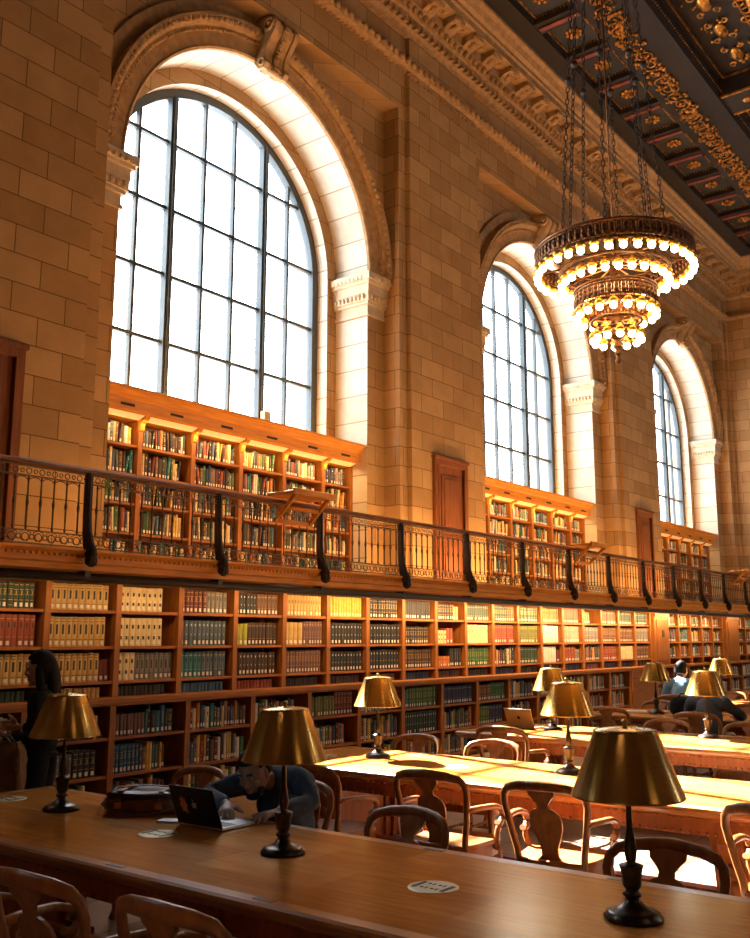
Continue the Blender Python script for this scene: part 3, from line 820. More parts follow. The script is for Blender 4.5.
def add_book(m, x, y, z, w, h, d, ci, style, tilt=0.0, lab=True):
    """spine faces -Y; x,y,z = bottom left front corner."""
    b = len(m.v)
    t = min(.006, w*.12); cv = min(.010, w*.22)
    e = w-.0008
    # cover (curved spine)
    sp = [(0, cv), (w*.2, cv*.25), (w*.5, 0), (w*.8, cv*.25), (e, cv)]
    n = len(sp)
    vs = [(px, py, 0) for px, py in sp]+[(px, py, h) for px, py in sp]
    m.add(vs, [(i, i+1, n+i+1, n+i) for i in range(n-1)], ci, False)
    m.add([(0, cv, 0), (0, d, 0), (0, d, h), (0, cv, h)], [(0, 3, 2, 1)], ci)
    m.add([(e, cv, 0), (e, d, 0), (e, d, h), (e, cv, h)], [(0, 1, 2, 3)], ci)
    m.add([(0, cv, h-.004), (e, cv, h-.004), (e, d, h-.004), (0, d, h-.004)], [(0, 1, 2, 3)], PGS)
    m.add([(0, cv, h), (w*.2, cv*.25, h), (w*.5, 0, h), (w*.8, cv*.25, h), (e, cv, h), (e, cv+.004, h), (0, cv+.004, h)], [tuple(range(7))], ci)
    m.add([(0, d, 0), (e, d, 0), (e, d, h), (0, d, h)], [(3, 2, 1, 0)], PGS)
    def band(z0, z1, mi, ins=.0, off=.0008):
        k0 = ins
        q = [(w*.14+k0*w, cv*.4-off), (w*.5, -off), (w*.86-k0*w, cv*.4-off)]
        m.add([(px, py, z0) for px, py in q]+[(px, py, z1) for px, py in q], [(0, 1, 4, 3), (1, 2, 5, 4)], mi)
    if style == 'panel':
        band(h*.42, h*.75, BLK, .06); band(h*.83, h*.85, BLK); band(h*.93, h*.95, BLK); band(h*.22, h*.24, BLK)
    elif style == 'two':
        band(h*.62, h*.76, BLK, .05); band(h*.24, h*.36, BLK, .05)
    elif style == 'gold':
        for q in (.12, .32, .52, .72, .9): band(h*q, h*q+.004, GLT)
        band(h*.56, h*.68, GLT, .15)
    elif style == 'dots':
        band(h*.78, h*.86, LBL, .12); band(h*.42, h*.48, LBL, .2)
    elif style == 'bands':
        band(h*.85, h*.87, GLT); band(h*.60, h*.76, BLK if ci != BLK else GLT, .1); band(h*.3, h*.31, GLT)
    elif style == 'text':
        band(h*.35, h*.8, GLT if ci in (BLK, 3, 10) else LBL, .26)
    if lab: band(.018, .018+min(.036, h*.16), LBL, .06, .0012)
    if tilt:
        s, cth = math.sin(tilt), math.cos(tilt)
        for i in range(b, len(m.v)):
            px, py, pz = m.v[i]
            # lean towards +x keeps bottom right corner, towards -x keeps bottom left
            m.v[i] = (px*cth+pz*s, py, -px*s+pz*cth)
        lo = min(p[2] for p in m.v[b:]); l = min(p[0] for p in m.v[b:])
        for i in range(b, len(m.v)): px, py, pz = m.v[i]; m.v[i] = (px-l, py, pz-lo)
    for i in range(b, len(m.v)): px, py, pz = m.v[i]; m.v[i] = (px+x, py+y, pz+z)
BOOKS = []   # dicts
rb = random.Random(11)
def fill(x0, x1, y, z, hmax, spec, where, row, messy=False, full=1.0, lab=True, depth=.2):
    """spec: list of (share, colour, style, width, height share)"""
    x = x0+.004; xe = x0+(x1-x0)*full; i = 0; L0 = x
    tot = sum(s[0] for s in spec); bounds = []; acc = 0
    for s in spec: acc += s[0]/tot; bounds.append(acc)
    while True:
        fr = (x-x0)/max(.01, (xe-x0))
        k = next((q for q, b in enumerate(bounds) if fr < b), len(spec)-1)
        _, cn, st, w, hh = spec[k]
        if cn == 'mix':
            cn = rb.choice(['black', 'dark green', 'green', 'brick red', 'dark red', 'brown', 'dark brown', 'navy', 'blue', 'grey', 'tan', 'cream', 'white', 'teal', 'orange', 'mauve', 'yellow', 'grey blue', 'black', 'dark brown', 'cream'])
            st = rb.choice(['plain', 'bands', 'text', 'gold', 'text', 'plain', 'dots'])
            w = w*rb.uniform(.6, 1.45); hh = hh*rb.uniform(.78, 1.05)
        else:
            w = w*rb.uniform(.93, 1.07); hh = hh*rb.uniform(.985, 1.01)
        h = min(hmax-.02, hmax*hh)
        tilt = 0
        if messy and rb.random() < .30 and w < .05: tilt = rb.uniform(.04, .16)*(1 if rb.random() < .8 else -1)
        ext = w*math.cos(tilt)+h*abs(math.sin(tilt))
        if tilt and x+ext > x1-.006: tilt = 0; ext = w
        if x+ext > min(xe, x1-.006): break
        BOOKS.append(dict(x=x, y=y+rb.uniform(0, .012), z=z+.0005, w=w, h=h, d=depth-.02, c=CN.index(cn), s=st, t=tilt, lab=lab and rb.random() < .92, n=i, where=where, row=row, ext=ext))
        x += ext+.0012; i += 1
MIX = [(1, 'mix', '', .042, .86)]
R = lambda *a: list(a)
T_ = ('tan', 'panel', .064, .88)
up_rows = {   # bay index (0 = bay cut by the left edge) -> rows top, middle, lower
 2: [R((1, 'dark green', 'gold', .052, .84)), R((2, 'blue', 'dots', .045, .8), (6, 'brick red', 'bands', .058, .92)), R((3, 'brick red', 'bands', .05, .85), (5, *T_))],
 3: [R((1, *T_)), R((1, *T_)), R((8, *T_), (2, 'dark red', 'plain', .06, .68))],
 4: [R((1, 'cream', 'two', .066, .86)), R((1, 'cream', 'two', .068, .88)), R((3, 'cream', 'two', .07, .88), (7, 'grey', 'panel', .058, .86))],
 5: [R((4, 'dark red', 'gold', .058, .86), (5, 'grey', 'bands', .06, .84)), R((1, 'grey blue', 'dots', .058, .84)), R((4, 'teal', 'bands', .06, .88), (6, 'grey blue', 'bands', .056, .88))],
 6: [R((4, 'black', 'dots', .055, .86), (5, 'brown', 'bands', .058, .84)), R((2, 'lime', 'plain', .06, .76), (6, 'dark brown', 'bands', .06, .80)), R((1, 'dark brown', 'dots', .06, .82))],
 7: [R((1, 'tan', 'bands', .055, .88)), R((3, 'tan', 'plain', .08, .84), (5, 'mauve', 'bands', .05, .88)), R((1, 'mauve', 'gold', .05, .88))],
 8: [R((1, 'yellow', 'plain', .05, .9)), R((1, 'black', 'dots', .062, .84)), R((1, 'black', 'dots', .06, .8))],
 9: [R((1, 'black', 'gold', .056, .88)), R((1, 'black', 'dots', .062, .82)), R((1, 'black', 'dots', .062, .84))],
 10: [R((1, 'black', 'two', .054, .86)), R((1, 'black', 'gold', .055, .74)), R((1, 'dark brown', 'gold', .055, .84))],
 11: [R((3, 'black', 'gold', .06, .8), (1, 'tan', 'plain', .06, .7)), R((2, 'cream', 'two', .07, .6), (2, 'brick red', 'plain', .08, .7)), R((2, 'orange', 'bands', .06, .5), (2, 'black', 'text', .06, .85))],
 12: [R((1, 'dark green', 'bands', .055, .84)), R((1, 'cream', 'bands', .06, .88)), R((1, 'green', 'gold', .055, .88))],
 13: [R((4, 'dark green', 'gold', .055, .86), (2, 'brick red', 'gold', .06, .86)), R((1, 'brick red', 'bands', .055, .9)), R((1, 'mix', '', .06, .9))],
 14: [R((1, 'dark green', 'gold', .055, .86)), R((1, 'olive', 'bands', .05, .88)), R((1, 'dark green', 'bands', .05, .86))],
 15: [R((1, 'olive', 'bands', .05, .86)), R((1, 'white', 'plain', .055, .92)), R((3, 'white', 'plain', .06, .88), (1, 'dark red', 'plain', .06, .7))],
 16: [R((1, 'brick red', 'plain', .06, .92)), R((1, 'pink', 'bands', .055, .9)), R((2, 'brick red', 'bands', .055, .86), (1, 'grey', 'bands', .05, .7))],
 17: [R((1, 'green', 'text', .09, .75)), R((1, 'grey', 'dots', .055, .88)), R((1, 'mix', '', .05, .88))],
}
fulls = {(4, 0): .80, (5, 1): .92, (2, 0): .95, (4, 1): .86, (3, 1): .93, (11, 0): .9, (11, 1): .7, (11, 2): .95, (17, 0): .9, (17, 0): .6, (10, 1): .9}
RN = ['top row', 'second row', 'third row', 'counter row']
def ztop(i): return 2.20 if i == 0 else UZ[i-1]-.026
for b in range(1, len(UPX)-1):
    for r in range(3):
        spec = up_rows.get(b, [[(1, rb.choice(['brick red', 'dark green', 'brown', 'mix', 'mix', 'cream', 'grey']), rb.choice(['bands', 'gold', 'dots']), .052, .86)] for _ in range(3)])[r]
        fill(UPX[b]+.036, UPX[b+1]-.036, YU+.03, UZ[r], ztop(r)-UZ[r], spec, 'tall case bay %d' % b, r, full=fulls.get((b, r), 1.0))
    # shallow row lying on the counter
    cn = {5: 'blue', 6: 'brick red', 7: 'black', 8: 'dark brown', 2: 'dark green', 3: 'tan', 4: 'black'}.get(b, rb.choice(['black', 'dark brown', 'navy', 'mauve']))
    fill(UPX[b]+.036, UPX[b+1]-.036, YU+.03, 1.10, .125, [(1, cn, 'plain', .05, .75)], 'tall case bay %d' % b, 3, full=.9, lab=False, depth=.18)
for xs, nm in ((UPX2, 'second'), (UPX3, 'third')):
    for b in range(len(xs)-1):
        for r in range(3): fill(xs[b]+.036, xs[b+1]-.036, YU+.03, UZ[r], ztop(r)-UZ[r], [(1, 'mix', '', .052, .82)], nm, r, full=.9)
def btop(i): return 1.03 if i == 0 else BZ[i-1]-.026
base_rows = {2: [[(1, 'dark brown', 'bands', .045, .5), (1, 'mix', '', .045, .7)], [(4, 'dark red', 'bands', .06, .8), (5, 'grey', 'dots', .04, .72), (6, 'black', 'gold', .06, .76)], MIX],
 3: [[(5, 'mauve', 'plain', .04, .7), (6, 'mix', '', .045, .92)], [(5, 'blue', 'gold', .045, .84), (7, 'mix', '', .045, .88)], MIX],
 8: [[(1, 'blue', 'plain', .05, .8), (7, 'green', 'gold', .05, .88)], [(1, 'dark green', 'dots', .052, .9)], MIX],
 6: [[(6, 'olive', 'text', .05, .8), (5, 'dark red', 'gold', .055, .98)], MIX, MIX],
 9: [[(6, 'navy', 'bands', .045, .84)], MIX, MIX],
 10: [[(4, 'brown', 'gold', .05, .8), (5, 'green', 'bands', .045, .86)], [(4, 'green', 'gold', .05, .85), (5, 'navy', 'bands', .045, .85)], MIX]}
for b in range(1, len(BAX)-1):
    for r in range(3):
        spec = base_rows.get(b, [MIX]*3)[r]
        fill(BAX[b]+.036, BAX[b+1]-.036, YB+.03, BZ[r], btop(r)-BZ[r], spec, 'low case bay %d' % b, r, full=rb.choice([.8, .88, .95, .97]), messy=False)
for b in range(len(BAX2)-1):
    for r in range(3): fill(BAX2[b]+.036, BAX2[b+1]-.036, YB+.03, BZ[r], btop(r)-BZ[r], MIX, 'far low', r, full=.9)
def gtop(i): return 4.22 if i == 0 else GZ[i-1]-.026
for wi, xs in enumerate(GX):
    for b in range(len(xs)-1):
        for r in range(5): fill(xs[b]+.036, xs[b+1]-.036, YC+.03, GZ[r], gtop(r)-GZ[r], [(1, 'mix', '', .038, .86)], 'gallery %d bay %d' % (wi, b), r, messy=True, full=rb.choice([.9, .97, .97]))
# screen size of each spine decides which are built as single objects
def proj(p):
    v = Vector(p)-Vector((0, 0, HC)); d = v.dot(fw)
    return 375+F*v.dot(rt)/d, 469-F*v.dot(up)/d, d
for k in BOOKS:
    a = proj((k['x']+k['w']/2, k['y'], k['z'])); b = proj((k['x']+k['w']/2, k['y'], k['z']+k['h']))
    k['area'] = k['w']*k['h']/(a[2]**2)*(k['y']/math.hypot(k['x'], k['y']))
    X, Y = (a[0]+b[0])/2, (a[1]+b[1])/2
    hid = X < 2 or X > 748 or Y > 775 or (X < 60 and Y > 672) or (X < 110 and Y > 690 and Y < 742 and X > 35) or (235 < X < 320 and Y > 705) or (355 < X < 405 and 675 < Y < 715)
    if k['where'].startswith('gallery') and k['row'] >= 2: hid = True     # behind the railing bars
    if k['where'].startswith('gallery 0') and k['x'] < 6.75: hid = True
    if k['where'].startswith('low') and k['x'] < 5.6: hid = True
    k['hid'] = hid
vis = sorted([k for k in BOOKS if not k['hid']], key=lambda k: -k['area'])[:299]
ids = set(id(k) for k in vis)
STN = {'panel': 'with black title panel', 'two': 'with two black bands', 'gold': 'with gilt lines', 'dots': 'with pale title spots', 'bands': 'with dark title band', 'text': 'with lettered spine', 'plain': 'with plain spine'}
def where_text(k):
    w = k['where']
    if w.startswith('tall'):
        return 'bay %d of the tall lower bookcase' % (int(w.split()[-1])-1)
    if w.startswith('low'): return 'bay %d of the low bookcase under counter' % (int(w.split()[-1])-1)
    return 'bay %d of the balcony bookcase' % (int(w.split()[-1])+1)
rest = MB()
for k in BOOKS:
    if id(k) in ids:
        m = MB(); add_book(m, 0, 0, 0, k['w'], k['h'], k['d'], k['c'], k['s'], k['t'], k['lab'])
        o = m.build('book', BM, None, (k['x'], k['y'], k['z']), fix=False)
        row = ['top row', 'second row', 'third row', 'counter row', 'bottom row'][k['row']] if not (k['row'] == 2 and k['where'].startswith('low')) else 'bottom row'
        tag(o, '%s book, %s from left, %s, %s' % (CN[k['c']], ORD[k['n']], row, where_text(k)), 'book', 'books in ' + ('the tall lower bookcase' if k['where'].startswith('tall') else 'the low bookcase' if k['where'].startswith('low') else 'the balcony bookcase'))
    else:
        add_book(rest, k['x'], k['y'], k['z'], k['w'], k['h'], k['d'], k['c'], k['s'], k['t'], k['lab'])
o = rest.build('book', BM, None, fix=False)
tag(o, 'many small distant books filling the remaining shelves along the wall', 'books', None, 'stuff')

# ------------------------------------------------------------------ tables
def table(xc, w, y1, y0, label, discs, plates):
    t = thing('reading_table', label, 'table', (xc, (y0+y1)/2, 0), 0, 'long oak reading tables')
    hl, hw = (y1-y0)/2, w/2
    m = MB()
    m.box(-hw+.07, hw-.07, -hl+.07, hl-.07, .735, .7605); m.build('tabletop', 'table_veneer', t)
    m = MB()                                               # moulded border
    pr = [(-.07, .735), (-.07, .7600), (-.012, .7600), (0, .752), (0, .735), (-.012, .728), (-.02, .712), (-.035, .70), (-.07, .70)]
    pts = [(hw, hl), (-hw, hl), (-hw, -hl), (hw, -hl)]
    n = len(pr); v = []
    for (px, py) in pts:
        sx, sy = (1 if px > 0 else -1), (1 if py > 0 else -1)
        for a, z in pr: v.append((px+sx*a, py+sy*a, z))
    m.add(v, [(i*n+j, i*n+(j+1) % n, ((i+1) % 4)*n+(j+1) % n, ((i+1) % 4)*n+j) for i in range(4) for j in range(n)])
    m.build('table_border', 'table_edge_wood', t)
    m = MB()
    a, b = hw-.08, hl-.10
    m.box(-a, -a+.03, -b, b, .60, .70); m.box(a-.03, a, -b, b, .60, .70); m.box(-a, a, -b, -b+.03, .60, .70); m.box(-a, a, b-.03, b, .60, .70)
    y = -b
    while y < b:                                           # carved bead along the apron
        for sx in (-1, 1): m.sphere((sx*(a+.004), y, .688), .016, 6, 4, 0, (.7, 1.3, .8)); m.sphere((sx*(a+.002), y, .612), .011, 5, 3)
        y += .048
    m.build('apron', 'table_leg_wood', t)
    for yy in (-hl+.55, 0, hl-.55):
        m = MB()
        m.box(-.30, .30, -.045, .045, .10, .60)
        m.prism([(-.46, 0), (.46, 0), (.46, .07), (.36, .11), (-.36, .11), (-.46, .07)], 'y', yy*0-.09, .09)
        for sx in (-1, 1):
            m.prism([(sx*.30, .14), (sx*.36, .18), (sx*.33, .32), (sx*.40, .46), (sx*.46, .56), (sx*.46, .60), (sx*.28, .60), (sx*.28, .14)], 'y', -.07, .07)
            m.torus((sx*.37, -.072, .50), .05, .018, 'y', 14, 6); m.torus((sx*.36, .072, .20), .04, .016, 'y', 14, 6); m.torus((sx*.37, .072, .50), .05, .018, 'y', 14, 6)
            m.prism([(-.09, .12), (.09, .12), (.12, .5), (.14, .60), (-.14, .60), (-.12, .5)], 'x', sx*.34, sx*.39)
            for q in range(4): m.sphere((sx*.395, 0, .22+.1*q), .05-.004*q, 8, 5, 0, (.5, 1.2, 1))
        m.build('pedestal', 'table_leg_wood', t, (0, yy, 0), bevel=.004)
    m = MB(); m.box(-.05, .05, -hl+.5, hl-.5, .16, .22); m.build('stretcher', 'table_leg_wood', t)
    for (dx, dy) in discs:
        m = MB()
        m.lathe([(.0001, .763), (.085, .763), (.094, .7615), (.096, .7585)], 32, (dx-xc, dy-(y0+y1)/2, 0), 0)
        for i in range(2):
            cx, cy = dx-xc, dy-(y0+y1)/2+(-.062 if i else .062)
            m.box(cx-.045, cx+.045, cy-.009, cy+.009, .763, .7638, 1)
        for i in range(2):
            for sx in (-.028, .028):
                m.box(dx-xc+sx-.012, dx-xc+sx+.012, dy-(y0+y1)/2-.032+.045*i-.004, dy-(y0+y1)/2-.032+.045*i+.004, .763, .7638, 1)
                m.lathe([(.0001, .7639), (.008, .7639), (.008, .763)], 8, (dx-xc+sx, dy-(y0+y1)/2-.012+.045*i, 0), 1)
        m.build('outlet_plate', ['outlet_metal', 'slot_dark'], t, fix=False)
    for (dx, dy) in plates:
        m = MB(); m.box(dx-xc-.014, dx-xc+.014, dy-(y0+y1)/2-.05, dy-(y0+y1)/2+.05, .7595, .7615); m.build('seat_plate', 'plaque_black', t)
    return t
Y1, Y0 = 5.36, -1.7
TX = [3.06, 5.88, 8.70, 11.50, 14.30, 17.1]
table(TX[0], 1.12, Y1, Y0, 'oak reading table in shade nearest the camera, holding the dark laptop', [(3.05, 2.10), (3.06, 3.66), (3.18, 5.10), (3.05, .5)], [(3.57, 2.45), (2.55, 2.47), (3.57, 3.3), (2.55, 3.3), (3.57, 1.6), (2.55, 1.6)])
table(TX[1], 1.14, 5.30, Y0, 'sunlit oak reading table, second from the camera, with two brass lamps', [(5.8, 5.0), (5.9, 3.85), (5.9, 2.3)], [])
table(TX[2], 1.20, 5.30, Y0, 'sunlit oak reading table, third from the camera, holding the pale gold laptop', [(8.7, 3.9), (8.7, 2.4)], [])
table(TX[3], 1.14, 5.30, Y0, 'orange shaded reading table with black bag, fourth from the camera', [], [])
table(TX[4], 1.14, 5.30, Y0, 'far reading table in sun before the person in blue, fifth from camera', [], [])
table(TX[5], 1.14, 5.30, Y0, 'farthest oak reading table, sixth from the camera', [], [])

# ------------------------------------------------------------------ lamps
def lamp0():
    t = thing('table_lamp', '', 'lamp', (0, 0, 0), 0, 'brass reading lamps on the tables')
    m = MB()
    m.lathe([(.0001, 0), (.095, 0), (.096, .010), (.088, .016), (.086, .022), (.078, .027), (.070, .030), (.055, .034), (.040, .043), (.026, .058), (.020, .066), (.030, .072), (.032, .078), (.024, .084), (.020, .090), (.028, .098), (.0305, .105)], 36)
    m.build('base', 'bronze', t)
    m = MB()
    m.lathe([(.0305, .105), (.033, .14), (.038, .158), (.040, .166), (.030, .170), (.014, .175), (.016, .182), (.020, .20), (.021, .215), (.016, .25), (.010, .285), (.009, .345), (.009, .40), (.011, .40), (.011, .425), (.0001, .425)], 28)
    m.build('stem', 'bronze', t)
    m = MB()
    m.lathe([(.0001, .425), (.018, .44), (.030, .48), (.024, .515), (.0001, .53)], 16); m.build('bulb', 'logo_white', t)
    m = MB()
    m.lathe([(.184, .380), (.186, .383), (.184, .387), (.106, .588), (.108, .592), (.104, .596), (.085, .600), (.03, .606), (.0001, .607)], 48)
    m.lathe([(.183, .381), (.104, .586), (.0001, .590)], 48)
    m.build('lamp_shade', 'brass_shade', t)
    m = MB(); m.lathe([(.0001, .604), (.012, .606), (.006, .612), (.012, .620), (.010, .628), (.0001, .632)], 14); m.build('finial', 'brass_plain', t)
    m = MB()
    for a in (0, 2*PI/3, 4*PI/3): m.tube([(0, 0, .54), (.10*math.cos(a), .10*math.sin(a), .583)], .003, 6)
    m.tube([(0, 0, .42), (0, 0, .607)], .004, 6); m.build('shade_support', 'brass_plain', t)
    return t
LP = lamp0()
LAMPS = [(3.12, 1.36, 'largest brass-shaded reading lamp, at right end of the nearest table'), (3.12, 2.92, 'brass reading lamp on nearest table beside man with dark laptop'), (3.15, 4.56, 'brass reading lamp at left end of nearest table, before the woman'),
         (5.98, 4.62, 'brass lamp with sun-whitened left side, at left end of second table'), (6.08, 3.06, 'brass lamp on second sunlit table behind the largest lamp'),
         (8.80, 4.60, 'brass lamp on third table beside the pale gold laptop'), (8.95, 3.10, 'brass lamp on third table in front of dark-clothed hunched person'),
         (11.46, 4.58, 'olive brass lamp on fourth table beside the black bag'), (14.26, 4.70, 'small farthest brass lamp on fifth table at right')]
for i, (x, y, lb) in enumerate(LAMPS):
    if i == 0: LP.location = (x, y, .7607); LP['label'] = lb
    else: dup(LP, (x, y, .7607), .3*i, lb)

# ------------------------------------------------------------------ chairs (sitter faces +X)
def chair0():
    t = thing('reading_chair', '', 'chair', (0, 0, 0), 0, 'wooden reading chairs'); t.scale = (.94, .94, 1.0)
    def bx(z): return -.20-.27*max(0, z-.46)**1.1
    def seat_poly(s):
        pts = [(-.22, -.20*s), (-.10, -.235*s), (.10, -.26*s), (.20, -.25*s), (.245, -.19*s), (.255, 0), (.245, .19*s), (.20, .25*s), (.10, .26*s), (-.10, .235*s), (-.22, .20*s), (-.245, 0)]
        return pts
    m = MB(); m.prism(seat_poly(1), 'z', .43, .462); m.build('seat', 'chair_seat_wood', t, bevel=.008)
    m = MB(); m.prism([(x*.93, y*.93) for x, y in seat_poly(1)], 'z', .36, .43); m.build('seat_frame', 'chair_wood', t)
    # hooped back frame
    half = [(.195, .40), (.205, .50), (.228, .60), (.246, .70), (.256, .762), (.249, .81), (.218, .842), (.15, .860), (.07, .867), (0, .87)]
    def pt(y, z): return (bx(z) - .06*(1-(y/.25)**2)*max(0, (z-.6)/.27), y, z)
    path = [pt(-y, z) for y, z in half]+[pt(y, z) for y, z in half[::-1][1:]]
    sc = [1, 1, 1, 1.0, 1.05, 1.1, 1.2, 1.3, 1.4, 1.45]; sc = sc+sc[::-1][1:]
    m = MB(); m.sweep(path, rrect(.030, .040, .6), 0, False, True, (1, 0, 0), sc); m.build('back_frame', 'chair_wood', t)
    # vase splat with a yoke
    out = [(.0, .86), (.085, .855), (.078, .815), (.052, .79), (.034, .765), (.036, .745), (.062, .735), (.088, .715), (.098, .68), (.094, .63), (.070, .57), (.050, .52), (.052, .48), (.070, .455)]
    m = MB(); n = len(out); v = []
    for y, z in out:
        for yy in (-y, y):
            p = pt(yy, z); v.append((p[0]+.008, yy, z)); v.append((p[0]-.008, yy, z))
    fs = []
    for i in range(n-1):
        a, b = 4*i, 4*(i+1)
        fs += [(a, a+2, b+2, b), (a+1, b+1, b+3, a+3), (a, b, b+1, a+1), (a+2, a+3, b+3, b+2)]
    fs += [(4*(n-1), 4*(n-1)+2, 4*(n-1)+3, 4*(n-1)+1)]
    m.add(v, fs); m.build('splat', 'chair_wood', t)
    for s in (-1, 1):
        m = MB()
        arm = [(-.255, s*.242, .67), (-.16, s*.268, .672), (-.05, s*.285, .668), (.04, s*.29, .662), (.10, s*.288, .645)]
        for i in range(1, 10):
            a = PI*.5-i*.42; arm.append((.10+.055*math.cos(a)*(1-.04*i), s*.288, .592+.053*math.sin(a)*(1-.04*i)))
        m.sweep(arm, rrect(.030, .042, .6), 0, False, True, (0, 0, 1))
        m.sweep([(.125, s*.286, .56), (.10, s*.28, .52), (.11, s*.262, .46), (.13, s*.25, .40)], rrect(.034, .034, .6), 0, False, True, (1, 0, 0))
        m.build('armrest', 'chair_wood', t)
        m = MB(); m.sweep([(.205, s*.20, .43), (.225, s*.215, .34), (.225, s*.21, .2), (.215, s*.205, .06), (.235, s*.21, .0)], rrect(.046, .046, .5), 0, False, True, (1, 0, 0), [1.15, 1.1, .85, .72, .9]); m.build('leg', 'chair_wood', t)
        m = MB(); m.sweep([(-.19, s*.18, .43), (-.20, s*.185, .25), (-.235, s*.20, .1), (-.275, s*.21, 0)], rrect(.042, .042, .5), 0, False, True, (1, 0, 0), [1.1, 1, .85, .8]); m.build('leg', 'chair_wood', t)
    m = MB(); m.tube([(-.20, 0, .24), (.22, 0, .24)], .012)
    for s in (-1, 1): m.tube([(-.21, s*.185, .22), (.22, s*.205, .22)], .011, 8)
    m.tube([(.0, -.195, .22), (.0, .195, .22)], .011, 8); m.build('stretcher', 'chair_wood', t)
    return t
CH = chair0(); used = [False]
def chair(x, y, rz, label, arms=None):
    if arms is None: arms = rz < 2.5                         # hoop-backed chairs on the far sides have no arms
    if not used[0]:
        used[0] = True; CH.location = (x, y, 0); CH.rotation_euler = (0, 0, rz); CH['label'] = label; return CH
    r = dup(CH, (x, y, 0), rz, label)
    if not arms:
        for c in list(r.children):
            if c.name.startswith('armrest'): bpy.data.objects.remove(c)
        r.scale = (.94, .94, .94)
    return r
FARR = PI                                                   # faces -X
chair(4.90, 4.18, .10, 'wooden armchair back at left end of second table, behind the man')
chair(4.02, 3.88, FARR+.02, 'wooden chair the man in the navy jacket sits on')
chair(3.66, 2.87, FARR-.05, 'empty wooden chair right of the man, hoop back seen over table')
chair(3.68, 1.56, FARR+.06, 'empty wooden chair behind the largest lamp at right of nearest table')
chair(4.05, 4.78, FARR, 'wooden chair behind the leather bag on the nearest table')
chair(2.26, 3.02, .06, 'dark wooden chair on near side of nearest table, at lower left corner')
chair(2.30, 2.36, .02, 'dark wooden chair on near side of nearest table, below the lamp base')
chair(2.22, 3.86, -.1, 'dark wooden chair at bottom left edge, under the table end')
chair(5.12, 3.38, .08, 'wooden vase-back chair at second table, left of the middle one')
chair(5.13, 2.64, .12, 'wooden vase-back chair at second table, left of the largest lamp shade')
chair(5.12, 1.38, -.05, 'wooden vase-back chair at right edge, near side of second table')
chair(6.65, 4.92, FARR, 'sunlit hoop-back chair behind lamp at left end of second table')
chair(6.66, 4.14, FARR+.1, 'sunlit hoop-back chair on far side of second table')
chair(7.86, 4.50, .1, 'orange vase-back armchair on near side of third table, by the gold laptop')
chair(9.50, 3.80, FARR, 'light hoop-back chair on far side of third table, left of lamp')
chair(9.62, 3.02, FARR, 'hoop-back chair on far side of third table at right edge')
chair(10.72, 4.77, .05, 'brown vase-back chair on near side of fourth table, above largest lamp')
chair(10.52, 3.68, .05, 'brown chair that the dark-clothed hunched person sits on')
chair(12.35, 5.0, FARR, 'thin hoop-back chair at far side of fourth table by olive lamp')
chair(13.42, 5.0, .0, 'chair that the person in the blue shirt sits on')
chair(12.35, 3.85, FARR, 'dark hoop-back chair at right edge beyond the fourth table')
chair(15.15, 4.95, FARR, 'distant hoop-back chair beyond fifth table, right of the farthest lamp')

# ------------------------------------------------------------------ chandelier
CHX, CHY = 10.80, 4.58
ch = thing('chandelier', 'large tiered bronze chandelier of glowing round bulbs hung on chains', 'chandelier', (CHX, CHY, 5.1))
ring_specs = [(.955, 1.06, 36, .22), (.655, .92, 26, .08), (.485, .50, 18, .24), (.29, .20, 12, .14)]
bulb = MB(); bulb.sphere((0, 0, 0), .047, 14, 9); bme = bulb.mesh('bulb', ['bulb_glow'])
sk = MB(); sk.lathe([(.026, .03), (.052, .044), (.062, .062), (.050, .076), (.052, .088), (.026, .105), (.014, .13)], 10); sme = sk.mesh('socket', ['socket_gold'])
for r, z, n, hgt in ring_specs:
    m = MB()
    rb_ = r+.0
    z1 = z+.10
    m.torus((0, 0, z1), rb_, .024, 'z', 64, 8); m.torus((0, 0, z1+hgt), rb_+.015, .02, 'z', 64, 8)
    if hgt > .2:
        m.torus((0, 0, z1+hgt*.22), rb_+.004, .014, 'z', 64, 6); m.torus((0, 0, z1+hgt*.85), rb_+.012, .012, 'z', 64, 6)
        for i in range(n*2):
            a = 2*PI*i/(n*2); cx, cy = rb_*math.cos(a), rb_*math.sin(a)
            m.tube([(cx, cy, z1), (cx*1.015, cy*1.015, z1+hgt)], .010, 5)
            for zz, q in ((z1+hgt*.38, .045), (z1+hgt*.64, .04)):
                m.sphere((rb_*math.cos(a+PI/n/2), rb_*math.sin(a+PI/n/2), zz), q, 7, 4, 0, (.8, .8, 1.25))
    for i in range(8):                                     # arms from the hub
        a = 2*PI*(i+.5)/8
        m.tube([(.05*math.cos(a), .05*math.sin(a), z+.25), (r*.5*math.cos(a), r*.5*math.sin(a), z+.16), (r*math.cos(a), r*math.sin(a), z1)], .014, 6)
    ring = m.build('ring', 'chandelier_metal', ch)
    for i in range(n):
        a = 2*PI*i/n
        s = bpy.data.objects.new('socket', sme); COL.objects.link(s); s.parent = ring; s.location = (r*math.cos(a), r*math.sin(a), z)
        b = bpy.data.objects.new('bulb', bme); COL.objects.link(b); b.parent = ring; b.location = (r*math.cos(a), r*math.sin(a), z)
m = MB()
m.lathe([(.0001, -.10), (.03, -.085), (.04, -.06), (.018, -.03), (.035, .01), (.045, .04), (.025, .07), (.05, .10), (.055, .14), (.03, .17), (.05, .21), (.11, .25), (.13, .30), (.10, .34), (.06, .40), (.08, .5), (.05, .6), (.07, .75), (.04, .9), (.04, 1.5), (.02, 1.7)], 18)
m.build('hub', 'chandelier_metal', ch)
lk = 7.5
TOPZ = ZC-5.1-.03
